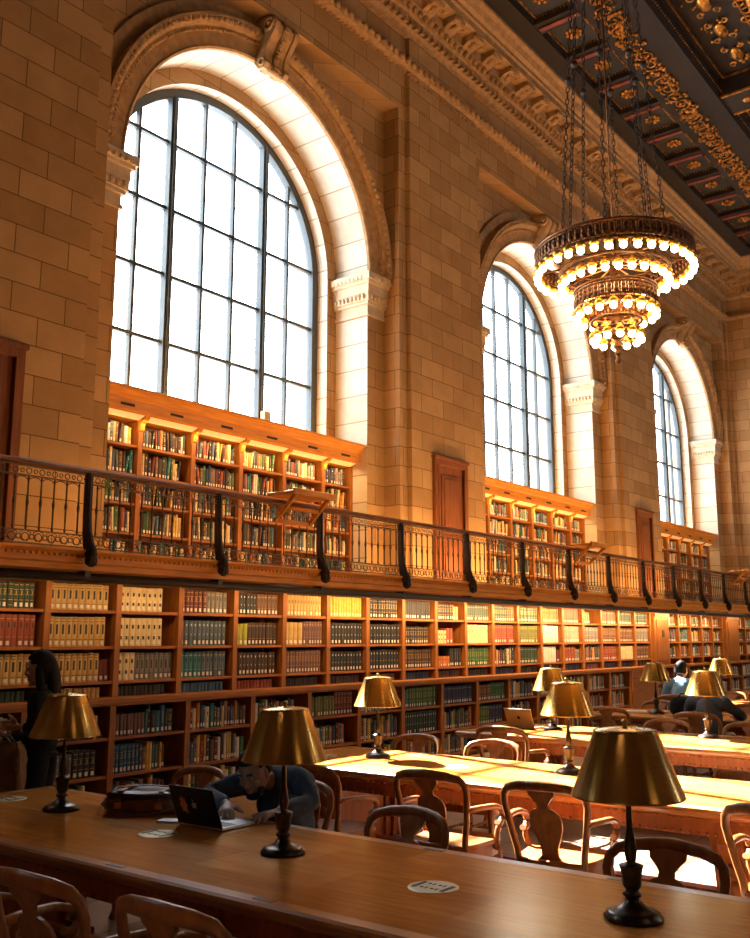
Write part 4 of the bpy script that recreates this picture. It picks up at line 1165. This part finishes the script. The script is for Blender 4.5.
for i in range(8):
    a = 2*PI*(i+.35)/8
    p0 = Vector((.66*math.cos(a), .66*math.sin(a), 1.30)); p1 = Vector((.24*math.cos(a), .24*math.sin(a), TOPZ-.06))
    m = MB(); d = (p1-p0); ln = d.length; d.normalize()
    st = .085; nl = int(ln/st); w1 = d.cross(Vector((0, 0, 1))); w1.normalize(); w2 = d.cross(w1)
    for q in range(nl):
        cpt = p0+d*(st*(q+.5)); w = w1 if q % 2 else w2
        pts = [cpt+d*(.056*math.cos(2*PI*u/8))+w*(.022*math.sin(2*PI*u/8)) for u in range(8)]
        m.tube(pts, .0065, 4, 0, True)
    kz = int(nl*.42); cpt = p0+d*(st*kz); m.sphere(cpt, .05, 8, 5); 
    m.build('chain', 'iron_black', ch)
m = MB(); m.lathe([(.0001, TOPZ-.16), (.17, TOPZ-.12), (.2, TOPZ-.05), (.3, TOPZ), (.3, TOPZ+.1)], 24); m.tube([(0, 0, 1.7), (0, 0, TOPZ-.1)], .012, 6); m.build('canopy', 'chandelier_metal', ch)

# ------------------------------------------------------------------ things on the tables
TT = .7607
# laptop with its lid towards the camera
def laptop(loc, rz, lidm, basem, label, sticker):
    t = thing('laptop', label, 'laptop', loc, rz)          # local: hinge along y at x=0, keyboard towards +x
    m = MB(); m.box(0, .215, -.152, .152, .004, .016, 0); m.box(.025, .115, -.135, .135, .016, .0168, 1); m.box(.13, .205, -.05, .05, .016, .0165, 2)
    m.build('keyboard_base', [basem, 'keys', 'screen_light'][:3] if False else [basem, 'keys', basem], t, bevel=.002)
    m = MB()
    m.box(-.004, .003, -.152, .152, 0, .198)
    lid = m.build('lid', lidm, t, (0, 0, .014), bevel=.002); lid.rotation_euler = (0, -.38, 0)
    m = MB(); m.box(.0031, .0037, -.142, .142, .012, .190); s = m.build('screen', 'screen_light', lid)
    # fruit emblem
    m = MB()
    c = (.118)
    out = []
    for i in range(28):
        a = 2*PI*i/28
        r = .0175*(1+.10*math.cos(2*a)*.5)
        y, z = r*math.cos(a)*.98, r*math.sin(a)*1.02
        if math.sin(a) > .93: z -= .0035
        if math.sin(a) < -.93: z += .002
        if abs(a) < .5 or a > 2*PI-.5: y -= .007*(1-abs(math.sin(a))/.5)
        out.append((-y, z+.105))
    m.prism(out, 'x', -.0052, -.0040)
    m.prism([(.000, .126), (.003, .133), (.009, .1365), (.006, .130)], 'x', -.0052, -.0040)
    m.build('emblem', 'logo_white' if sticker else 'slot_dark', lid)
    if sticker:
        m = MB()
        m.prism([(.062, .055), (.052, .065), (.056, .085), (.047, .10), (.056, .115), (.060, .14), (.070, .128), (.074, .15), (.084, .13), (.095, .14), (.092, .115), (.102, .10), (.092, .085), (.090, .066), (.076, .07)], 'x', -.0050, -.0040)
        m.build('sticker', 'sticker_orange', lid)
    return t
laptop((3.27, 3.605, TT), .02, 'laptop_dark', 'laptop_silver', 'open dark laptop with orange sticker facing the man in navy', True)
laptop((8.72, 4.91, TT), .0, 'laptop_gold', 'laptop_gold', 'open pale gold laptop on third table seen from behind', False)
# phone and papers by the bag
m = MB(); m.box(-.04, .04, -.075, .075, 0, .009); m.box(-.036, .036, -.07, .07, .009, .0095); o = m.build('phone', 'laptop_silver', None, (3.30, 3.83, TT), bevel=.002); o.rotation_euler = (0, 0, .5); tag(o, 'small phone lying between leather bag and dark laptop', 'phone')
m = MB()
for k in range(3): m.box(-.10+.01*k, .10+.006*k, -.15, .15-.01*k, .004*k, .004*k+.0035)
o = m.build('papers', 'paper', None, (11.55, 4.9, TT)); o.rotation_euler = (0, 0, .4); tag(o, 'yellowish papers on fourth table left of the black bag', 'papers')
# leather bag lying flat
def cushion(m, cx, cy, z0, lx, ly, h, mat=0, n=14, k=8, p=3.2):
    v = []
    for j in range(k+1):
        t = j/k; zz = z0+h*t; s = (1-abs(2*t-1)**p)**(1/p)
        s = .80+.20*s if 0 < j < k else .78
        for i in range(n*2):
            a = 2*PI*i/(2*n); ca, sa = math.cos(a), math.sin(a)
            e = .32
            x = math.copysign(abs(ca)**e, ca)*lx/2*s; y = math.copysign(abs(sa)**e, sa)*ly/2*s
            wob = .006*math.sin(7*a+j)+.004*math.sin(13*a+2*j)
            v.append((cx+x+wob, cy+y+wob, zz+.006*math.sin(5*a+2)*t))
    q = 2*n
    fs = [(j*q+i, j*q+(i+1) % q, (j+1)*q+(i+1) % q, (j+1)*q+i) for j in range(k) for i in range(q)]
    fs += [tuple(range(q))[::-1], tuple(k*q+i for i in range(q))]
    m.add(v, fs, mat, True)
bg = thing('leather_bag', 'dark brown leather satchel lying flat on the nearest table', 'bag', (3.44, 4.20, TT), .55)
m = MB(); cushion(m, 0, 0, 0, .30, .42, .085); m.build('body', 'leather', bg)
m = MB(); cushion(m, -.02, .0, .078, .27, .39, .030); m.build('flap', 'leather_dark', bg)
m = MB()
for y in (-.11, .11): m.sweep([(-.155, y, .02), (-.155, y, .08), (-.13, y, .112), (0, y, .116), (.12, y, .108)], rrect(.006, .028), 0, False, False, (1, 0, .3))
m.sweep([(-.16, -.19, .04), (-.20, -.12, .02), (-.22, 0, .012), (-.20, .12, .02), (-.16, .19, .05), (-.05, .16, .118), (.03, .02, .122), (0, -.15, .118)], rrect(.005, .026), 0, False, True, (0, 0, 1)); m.build('strap', 'leather', bg)
m = MB()
for y in (-.11, .11): m.box(-.165, -.157, y-.018, y+.018, .03, .06)
m.build('buckle', 'brass_plain', bg)
# black bag on table four
bk = thing('black_bag', 'crumpled black bag on the fourth table before the person in blue', 'bag', (11.45, 4.18, TT), .3)
m = MB(); cushion(m, 0, 0, 0, .30, .42, .20, p=2.2); m.build('body', 'cloth_black', bk)
m = MB(); m.tube([(-.05, -.12, .19), (-.05, -.08, .25), (-.05, .08, .25), (-.05, .12, .19)], .012, 6); m.build('handle', 'leather_dark', bk)

# ------------------------------------------------------------------ people
def skin_shape(verts, edges, radii, sub=2, root=0):
    me = bpy.data.meshes.new('tmp'); me.from_pydata([tuple(v) for v in verts], edges, [])
    o = bpy.data.objects.new('tmp', me); COL.objects.link(o)
    md = o.modifiers.new('s', 'SKIN'); md.use_smooth_shade = True
    if not me.skin_vertices:
        bm = bmesh.new(); bm.from_mesh(me); bm.verts.layers.skin.verify(); bm.to_mesh(me); bm.free()
    for i, r in enumerate(radii):
        r = r if isinstance(r, tuple) else (r, r)
        me.skin_vertices[0].data[i].radius = r; me.skin_vertices[0].data[i].use_root = (i == root)
    sb = o.modifiers.new('ss', 'SUBSURF'); sb.levels = sub; sb.render_levels = sub
    return bake(o)
def bake(o):
    bpy.context.view_layer.update()
    dg = bpy.context.evaluated_depsgraph_get(); ev = o.evaluated_get(dg); me = ev.to_mesh()
    m = MB(); m.add([v.co.copy() for v in me.vertices], [tuple(p.vertices) for p in me.polygons], 0, True)
    ev.to_mesh_clear(); od = o.data; bpy.data.objects.remove(o); bpy.data.meshes.remove(od)
    return m
def fuse(m, vox, smooth=3):
    o = bpy.data.objects.new('tmp', m.mesh('tmp', [])); COL.objects.link(o)
    r = o.modifiers.new('r', 'REMESH'); r.mode = 'VOXEL'; r.voxel_size = vox; r.use_smooth_shade = True
    if smooth:
        s = o.modifiers.new('sm', 'SMOOTH'); s.iterations = smooth; s.factor = .5
    return bake(o)
def basis(fwd_, up_):
    f = Vector(fwd_).normalized(); u = Vector(up_); u = (u-f*u.dot(f)).normalized(); l = u.cross(f)
    return Matrix(((f.x, l.x, u.x), (f.y, l.y, u.y), (f.z, l.z, u.z))).to_4x4()
def head_mb():
    m = MB(); m.sphere((0, 0, 0), 1, 28, 18)
    v = []
    for x, y, z in m.v:
        w = .074; dx = .096
        if z < 0:
            w *= 1-.30*z*z; 
            dx *= (1-.10*z*z) if x > 0 else (1-.42*z*z)
        if x > .6 and abs(z-.1) < .3: dx *= .985
        v.append((x*dx+(.012*max(0, -z)), y*w, z*.116))
    m.v = v
    m.sphere((.098, 0, -.012), 1, 8, 6, 0, (.020, .013, .026)); m.sphere((.096, 0, -.026), 1, 8, 6, 0, (.019, .018, .011))
    m.sphere((.090, 0, .008), 1, 8, 6, 0, (.014, .009, .028))
    for s in (-1, 1):
        m.sphere((.080, s*.030, .030), 1, 8, 6, 0, (.014, .026, .008)); m.sphere((.070, s*.042, -.018), 1, 8, 6, 0, (.016, .018, .014))
        m.sphere((-.004, s*.075, -.004), 1, 8, 6, 0, (.020, .009, .032))
    m.sphere((.088, 0, -.054), 1, 8, 6, 0, (.011, .024, .0065)); m.sphere((.086, 0, -.066), 1, 8, 6, 0, (.010, .021, .007))
    m.sphere((.074, 0, -.096), 1, 8, 6, 0, (.018, .022, .016))
    return m
def place(m, M):
    m.v = [tuple(M @ Vector(p)) for p in m.v]; return m
def hand_mb(wrist, dirv, palm_n, thumb_side, curl=.5, s=1.0):
    """palm along dirv, palm_n = back of the hand normal, thumb_side = direction of the thumb."""
    d = Vector(dirv).normalized(); n = Vector(palm_n); n = (n-d*n.dot(d)).normalized(); t = Vector(thumb_side); t = (t-d*t.dot(d)-n*t.dot(n)).normalized(); w = Vector(wrist)
    out = MB()
    pv = [w-d*.03*s, w+d*.01*s, w+d*.05*s, w+d*.085*s]
    p = skin_shape(pv, [(0, 1), (1, 2), (2, 3)], [(.026*s, .019*s), (.030*s, .018*s), (.039*s, .016*s), (.038*s, .014*s)], 2); 
    out.merge(p)
    out.sphere((0, 0, 0), 1, 12, 8, 0, (1, 1, 1)); k = len(out.v)
    # flattened palm block
    cen = w+d*.05*s
    for i in range(k-len([1])*0-0):
        pass
    ns = 12*9
    for i in range(k-ns, k):
        q = out.v[i]; out.v[i] = tuple(cen+d*(q[0]*.052*s)+t*(q[1]*.040*s)+n*(q[2]*.015*s))
    for j, (off, ln) in enumerate(((.029, .072), (.010, .080), (-.010, .075), (-.029, .058))):
        b = w+d*.07*s+t*off*s; a = 0; pts = [b]; cur = b; dirc = d.copy()+t*(off*6.0)
        dirc.normalize()
        for q, fr in enumerate((.30, .38, .32, )):
            ang = curl*(.55 if q == 0 else .9)
            dirc = (dirc*math.cos(ang)-n*math.sin(ang)).normalized()
            cur = cur+dirc*ln*fr*1.15*s; pts.append(cur)
        out.merge(skin_shape(pts, [(0, 1), (1, 2), (2, 3)], [.0105*s, .0098*s, .0088*s, .0070*s], 2))
    b = w+d*.02*s+t*.026*s; dt = (d*.65+t*.75-n*.15).normalized()
    out.merge(skin_shape([b, b+dt*.035*s, b+dt*.06*s+d*.006*s, b+dt*.078*s+d*.016*s], [(0, 1), (1, 2), (2, 3)], [.014*s, .0125*s, .0105*s, .008*s], 2))
    return out
def chain(*pts): return list(pts)
def limb(m, pts, rad, sub=2):
    m.merge(skin_shape(pts, [(i, i+1) for i in range(len(pts)-1)], rad, sub))
def V(*a): return Vector(a)
def hairshell(M, front=.035, low=-.05, sc=1.09, long=0):
    m = MB(); s = MB(); s.sphere((0, 0, 0), 1, 28, 20)
    keep = []
    for x, y, z in s.v: m.v.append((x*.096*sc-.008, y*.074*sc*1.04, z*.116*sc+.006))
    for f in s.f:
        c = [sum(s.v[i][q] for i in f)/len(f) for q in range(3)]
        lim = .55 if c[0] > .35 else (.30 if c[0] > .1 else low/.116)
        if c[2] > lim: m.f.append(f); m.m.append(0); m.sm.append(True)
    return place(m, M)
def solid(m, name, mat, parent, th=.012):
    o = m.build(name, mat, parent); sd = o.modifiers.new('t', 'SOLIDIFY'); sd.thickness = th; sd.offset = 0
    return o
def face_bits(M, parent):
    m = MB()
    for s in (-1, 1): m.sphere((.083, s*.030, .014), 1, 10, 8, 0, (.007, .010, .0045))
    place(m, M).build('eye', 'eye_white', parent)
    m = MB()
    for s in (-1, 1): m.sphere((.0885, s*.030, .013), .0042, 8, 6)
    place(m, M).build('iris', 'eye_dark', parent)
    m = MB()
    for s in (-1, 1): m.tube([(.090, s*.012, .036), (.092, s*.028, .041), (.082, s*.046, .036)], .004, 5)
    place(m, M).build('eyebrow', 'hair_black', parent)

def person(label, head, look, headup, sho, hips, arms, legs, skin, topm, botm, collar=.05, vox=.011, hands=True, torso_r=(.15, .17, .16), hs=1.0, faceb=True):
    """sho=(left,right) shoulders, arms=[(shoulder,elbow,wrist,handdir,backnormal,thumbdir)], legs=[(hip,knee,ankle,toe)]"""
    t = thing('person', label, 'person', (hips[0], hips[1], 0))
    off = Vector((hips[0], hips[1], 0))
    def rel(m): m.v = [tuple(Vector(p)-off) for p in m.v]; return m
    M = Matrix.Translation(Vector(head)) @ basis(look, headup)
    sl, sr = Vector(sho[0]), Vector(sho[1]); nb = (sl+sr)/2+Vector((0, 0, .03)); hp = Vector(hips); ch_ = nb.lerp(hp, .28); ab = nb.lerp(hp, .65)
    hd = place(head_mb(), M)
    body = MB(); body.merge(hd)
    hb = M @ Vector((-.02, 0, -.07))
    limb(body, [nb-Vector((0, 0, .05)), nb.lerp(hb, .5), hb], [.060, .052, .052])
    limb(body, [hp, ab, ch_, nb], [(.095, .08), (.09, .08), (.10, .085), (.065, .065)])
    for a in arms:
        s_, e, w = Vector(a[0]), Vector(a[1]), Vector(a[2])
        limb(body, [nb.lerp(s_, .5), s_, s_.lerp(e, .5), e, e.lerp(w, .4), w], [.05, .046, .040, .035, .033, .025])
        if hands: body.merge(hand_mb(w, a[3], a[4], a[5], a[6] if len(a) > 6 else .5, hs))
    for l in legs:
        h, k, an, toe = map(Vector, l)
        limb(body, [h, h.lerp(k, .5), k, k.lerp(an, .4), an], [.075, .068, .050, .048, .036])
    b = fuse(body, vox if not hands else .0052, 2)
    rel(b).build('body', skin, t, fix=False)
    # upper garment
    g = MB()
    side = (sl-sr).normalized()
    limb(g, [hp-Vector((0, 0, .02)), ab, ch_, nb-Vector((0, 0, .02)), nb.lerp(hb, .45)], [torso_r[0], torso_r[1]*.95, torso_r[2], .10, .066])
    limb(g, [sl, nb-Vector((0, 0, .035)), sr], [.078, .095, .078], 2)
    for a in arms:
        s_, e, w = Vector(a[0]), Vector(a[1]), Vector(a[2])
        limb(g, [nb.lerp(s_, .55), s_, s_.lerp(e, .5), e, e.lerp(w, .5), w.lerp(e, .06)], [.085, .078, .064, .055, .048, .040])
    g = fuse(g, .012, 3)
    # cloth folds
    for i, p in enumerate(g.v):
        x, y, z = p; q = .004*math.sin(38*z+9*x+6*math.sin(11*y))+.003*math.sin(61*x-23*y+14*z)
        c = Vector((x, y, z))-ch_; c = c.normalized()*q; g.v[i] = (x+c.x, y+c.y, z+c.z)
    rel(g).build('jacket' if 'jacket' in label else 'top', topm, t, fix=False)
    tr = MB()
    limb(tr, [hp+Vector((0, 0, .05)), hp-Vector((0, 0, .03))], [.15, .15])
    for l in legs:
        h, k, an, toe = map(Vector, l)
        limb(tr, [hp.lerp(h, .5), h, h.lerp(k, .5), k, k.lerp(an, .5), an+Vector((0, 0, .03))], [.11, .105, .092, .070, .062, .055])
    rel(fuse(tr, .013, 2)).build('trousers', botm, t, fix=False)
    for l in legs:
        h, k, an, toe = map(Vector, l)
        s = MB(); limb(s, [an+Vector((0, 0, .0))-(toe-an)*.2+Vector((0, 0, -.03)), an.lerp(toe, .5)+Vector((0, 0, -.02)), toe], [.042, .045, .036])
        zmin = min(p[2] for p in s.v)
        s.v = [(x, y, max(z, .004)) for x, y, z in s.v]; rel(s).build('shoe', 'leather_dark', t, fix=False)
    Mr = Matrix.Translation(-off) @ M
    if faceb: face_bits(Mr, t)
    return t, Mr
# the man in the navy jacket, hunched over the laptop
t, Mr = person('man in navy jacket hunched over the dark laptop at nearest table', (3.725, 3.70, .962), (-.86, -.22, -.42), (-.35, 0, .93),
    ((3.97, 3.58, .905), (3.90, 3.93, .885)), (4.16, 3.80, .53),
    [((3.97, 3.58, .905), (3.90, 3.44, .815), (3.63, 3.455, .80), (-.97, -.03, -.02), (0, 0, 1), (0, 1, 0), .35),
     ((3.90, 3.93, .885), (3.66, 4.00, .825), (3.53, 3.69, .825), (-.70, -.62, -.16), (0, 0, 1), (.6, -.7, 0), .40)],
    [((4.10, 3.75, .50), (3.70, 3.72, .50), (3.74, 3.72, .09), (3.58, 3.72, .04)), ((4.10, 3.94, .50), (3.70, 3.97, .50), (3.74, 3.97, .09), (3.58, 3.98, .04))],
    'skin_brown', 'jacket_navy', 'denim')
h = hairshell(Mr, sc=1.06, low=-.02); solid(h, 'hair', 'hair_black', t, .01)
m = MB(); m.sphere((.070, 0, -.095), 1, 12, 8, 0, (.024, .042, .022)); m.sphere((.05, .045, -.07), 1, 8, 6, 0, (.03, .012, .03)); m.sphere((.05, -.045, -.07), 1, 8, 6, 0, (.03, .012, .03)); place(m, Mr); m.build('beard', 'hair_black', t)
m = MB(); m.sphere((.006, -.083, -.012), .008, 8, 6); m.tube([(.006, -.084, -.014), (.010, -.085, -.035)], .004, 6); place(m, Mr).build('earphone', 'logo_white', t)
# the standing woman at the left
WX, WY = 3.97, 6.03
wl_ = Vector((-.61, .79, 0)); wr = Vector((.79, .61, 0))     # facing / her right-hand side towards the wall
def W(f, s, z): p = Vector((WX, WY, z))+wl_*f+wr*s; return (p.x, p.y, p.z)
t, Mr = person('woman with long dark hair in black, standing left of the nearest table', W(.03, 0, 1.44), (wl_.x, wl_.y, -.12), (0, 0, 1),
    (W(-.02, -.17, 1.24), W(-.02, .17, 1.24)), W(0, 0, .86),
    [(W(-.02, -.17, 1.24), W(-.03, -.21, 1.0), W(.22, -.16, .98), (wl_.x, wl_.y, -.1), (-.79, -.61, .2), (0, 0, 1), .6), (W(-.02, .17, 1.24), W(-.02, .21, 1.0), W(.21, .14, 1.04), (wl_.x, wl_.y, .1), (.79, .61, .2), (0, 0, 1), .6)],
    [(W(0, -.09, .84), W(.02, -.09, .46), W(-.02, -.09, .08), W(.14, -.10, .035)), (W(0, .09, .84), W(.03, .09, .46), W(.0, .09, .08), W(.16, .10, .035))],
    'skin_tan', 'cloth_black', 'cloth_black', torso_r=(.13, .125, .13))
h = hairshell(Mr, sc=1.10, low=-.10); solid(h, 'hair', 'hair_black', t, .016)
hm = MB()
pts = [Mr @ Vector(p) for p in ((-.06, 0, .06), (-.088, 0, -.02), (-.092, 0, -.12), (-.085, 0, -.22), (-.075, 0, -.29))]
limb(hm, pts, [(.06, .06), (.075, .05), (.078, .048), (.07, .04), (.04, .02)])
for s in (-1, 1):
    limb(hm, [Mr @ Vector(p) for p in ((-.02, s*.07, .04), (-.02, s*.084, -.05), (-.025, s*.086, -.15), (-.035, s*.07, -.24))], [.03, .034, .033, .016])
fuse(hm, .009, 2).build('long_hair', 'hair_black', t, fix=False)
bt = thing('tan_bag', 'large tan cloth bag hanging from the standing woman\'s arm', 'bag', W(.17, -.30, .52), math.atan2(wl_.y, wl_.x))
m = MB(); cushion(m, 0, 0, 0, .34, .13, .46, p=3.5); m.build('body', 'bag_tan', bt)
m = MB()
for y in (-.035, .035): m.tube([(-.10, y, .44), (-.07, y*.9+.05, .50), (0, y*.5+.08, .525), (.07, y*.9+.05, .50), (.10, y, .44)], .010, 6)
m.build('handle', 'leather_dark', bt)
# person in the blue shirt, far
t, Mr = person('person in a light blue shirt seated at fifth table with back to us', (13.76, 5.10, 1.20), (.9, -.25, -.2), (0, 0, 1),
    ((13.66, 5.26, 1.02), (13.62, 4.88, 1.02)), (13.42, 5.02, .54),
    [((13.66, 5.26, 1.02), (13.72, 5.36, .80), (13.98, 5.22, .79), (1, -.2, 0), (0, 0, 1), (0, -1, 0), .4), ((13.62, 4.88, 1.02), (13.70, 4.78, .80), (13.97, 4.86, .79), (1, .2, 0), (0, 0, 1), (0, 1, 0), .4)],
    [((13.45, 5.12, .5), (13.84, 5.14, .5), (13.82, 5.14, .09), (13.97, 5.15, .04)), ((13.45, 4.92, .5), (13.84, 4.90, .5), (13.82, 4.90, .09), (13.97, 4.89, .04))],
    'skin_tan', 'shirt_blue', 'denim', torso_r=(.14, .15, .15))
solid(hairshell(Mr, sc=1.09, low=-.06), 'hair', 'hair_black', t, .014)
# hunched person in dark grey
t, Mr = person('dark grey clothed person hunched over the fourth table behind a lamp', (10.94, 3.78, 1.07), (.85, .2, -.5), (.3, 0, .95),
    ((10.83, 3.92, .96), (10.77, 3.52, .95)), (10.56, 3.66, .54),
    [((10.83, 3.92, .96), (10.97, 4.02, .81), (11.22, 3.92, .79), (1, -.2, 0), (0, 0, 1), (0, -1, 0), .4), ((10.77, 3.52, .95), (10.94, 3.40, .81), (11.20, 3.55, .79), (1, .2, 0), (0, 0, 1), (0, 1, 0), .4)],
    [((10.60, 3.76, .5), (11.00, 3.78, .5), (11.04, 3.78, .09), (11.19, 3.79, .04)), ((10.60, 3.56, .5), (11.00, 3.54, .5), (11.04, 3.54, .09), (11.19, 3.53, .04))],
    'skin_brown', 'cloth_grey', 'cloth_black', torso_r=(.155, .17, .165))
solid(hairshell(Mr, sc=1.09, low=-.06), 'hair', 'hair_black', t, .014)

# ------------------------------------------------------------------ light
def light(kind, name, loc, energy, col, rot=None, size=None, size_y=None):
    l = bpy.data.lights.new(name, kind); l.energy = energy*(1.0 if kind == 'SUN' or 'portal' in name else 1.5); l.color = col
    o = bpy.data.objects.new(name, l); COL.objects.link(o); o.location = loc
    if rot is not None: o.rotation_euler = rot
    if kind == 'AREA':
        l.shape = 'RECTANGLE'; l.size = size; l.size_y = size_y or size
    return o
sun_dir = Vector((-.30, -1.07, -1.0)).normalized()
s = light('SUN', 'sun', (8, 20, 20), 360.0, (1.0, .94, .85)); s.data.angle = .012
s.rotation_euler = sun_dir.to_track_quat('-Z', 'Y').to_euler()
w = bpy.data.worlds.new('world'); SC.world = w; w.use_nodes = True
nt = w.node_tree; bgn = nt.nodes.get('Background') or nt.nodes.new('ShaderNodeBackground')
bgn.inputs[0].default_value = (.86, .93, 1.0, 1); bgn.inputs[1].default_value = 28.0
for c in CA:                                                # sky portals in the window openings
    p = light('AREA', 'window_portal', (c, YG+.6, 7.0), 1, (1, 1, 1), (-PI/2, 0, 0), 4.4, 5.2); p.data.cycles.is_portal = True
for a, b in ops:
    p = light('AREA', 'window_portal', ((a+b)/2, -12.2, 6.9), 1, (1, 1, 1), (PI/2, 0, 0), 4.3, 4.8); p.data.cycles.is_portal = True
WARM = (1.0, .60, .26)
# lamps in the trough below the balcony, shining back onto the shelves
for i in range(-1, 14):
    x = 5.37+1.63*i+.815
    e = [6, 6, 12, 26, 42, 56, 60, 60, 54, 46, 40, 24, 10, 7, 7][i+1]
    light('AREA', 'trough_lamp', (x, 7.46, 2.15), e, WARM, (math.radians(38), 0, 0), 1.45, .05)
for i in range(-1, 14):
    x = 5.30+1.645*i+.82
    e = [4, 9, 14, 18, 30, 42, 42, 34, 32, 34, 30, 16, 6, 4, 4][i+1]
    light('AREA', 'deck_lamp', (x, 7.66, 2.53), e*1.8, (1.0, .53, .18), (math.radians(125), 0, 0), 1.45, .05)
# strip lights under the crowns of the balcony cases
for wi, c in enumerate(CS):
    light('AREA', 'crown_lamp', (c, YC-.13, 4.22), [46, 38, 12][wi], WARM, (math.radians(20), 0, 0), 4.4, .06)
l = light('POINT', 'chandelier_light', (CHX, CHY, 5.95), 420, (1.0, .60, .26)); l.data.shadow_soft_size = .5
# other chandeliers of the hall, off frame; the first added as warm foreground fill
for x, y in ((2.75, -4.5), (10.8, -4.5), (18.9, -4.5)):
    l = light('POINT', 'chandelier_lamp', (x, y, 6.0), 130, (1.0, .66, .34)); l.data.shadow_soft_size = .9
SC.view_settings.view_transform = 'Standard'; SC.view_settings.look = 'None'
SC.view_settings.exposure = -1.18; SC.view_settings.gamma = 1; SC.view_settings.use_curve_mapping = False
SC.cycles.max_bounces = 10; SC.cycles.diffuse_bounces = 5; SC.cycles.transparent_max_bounces = 12
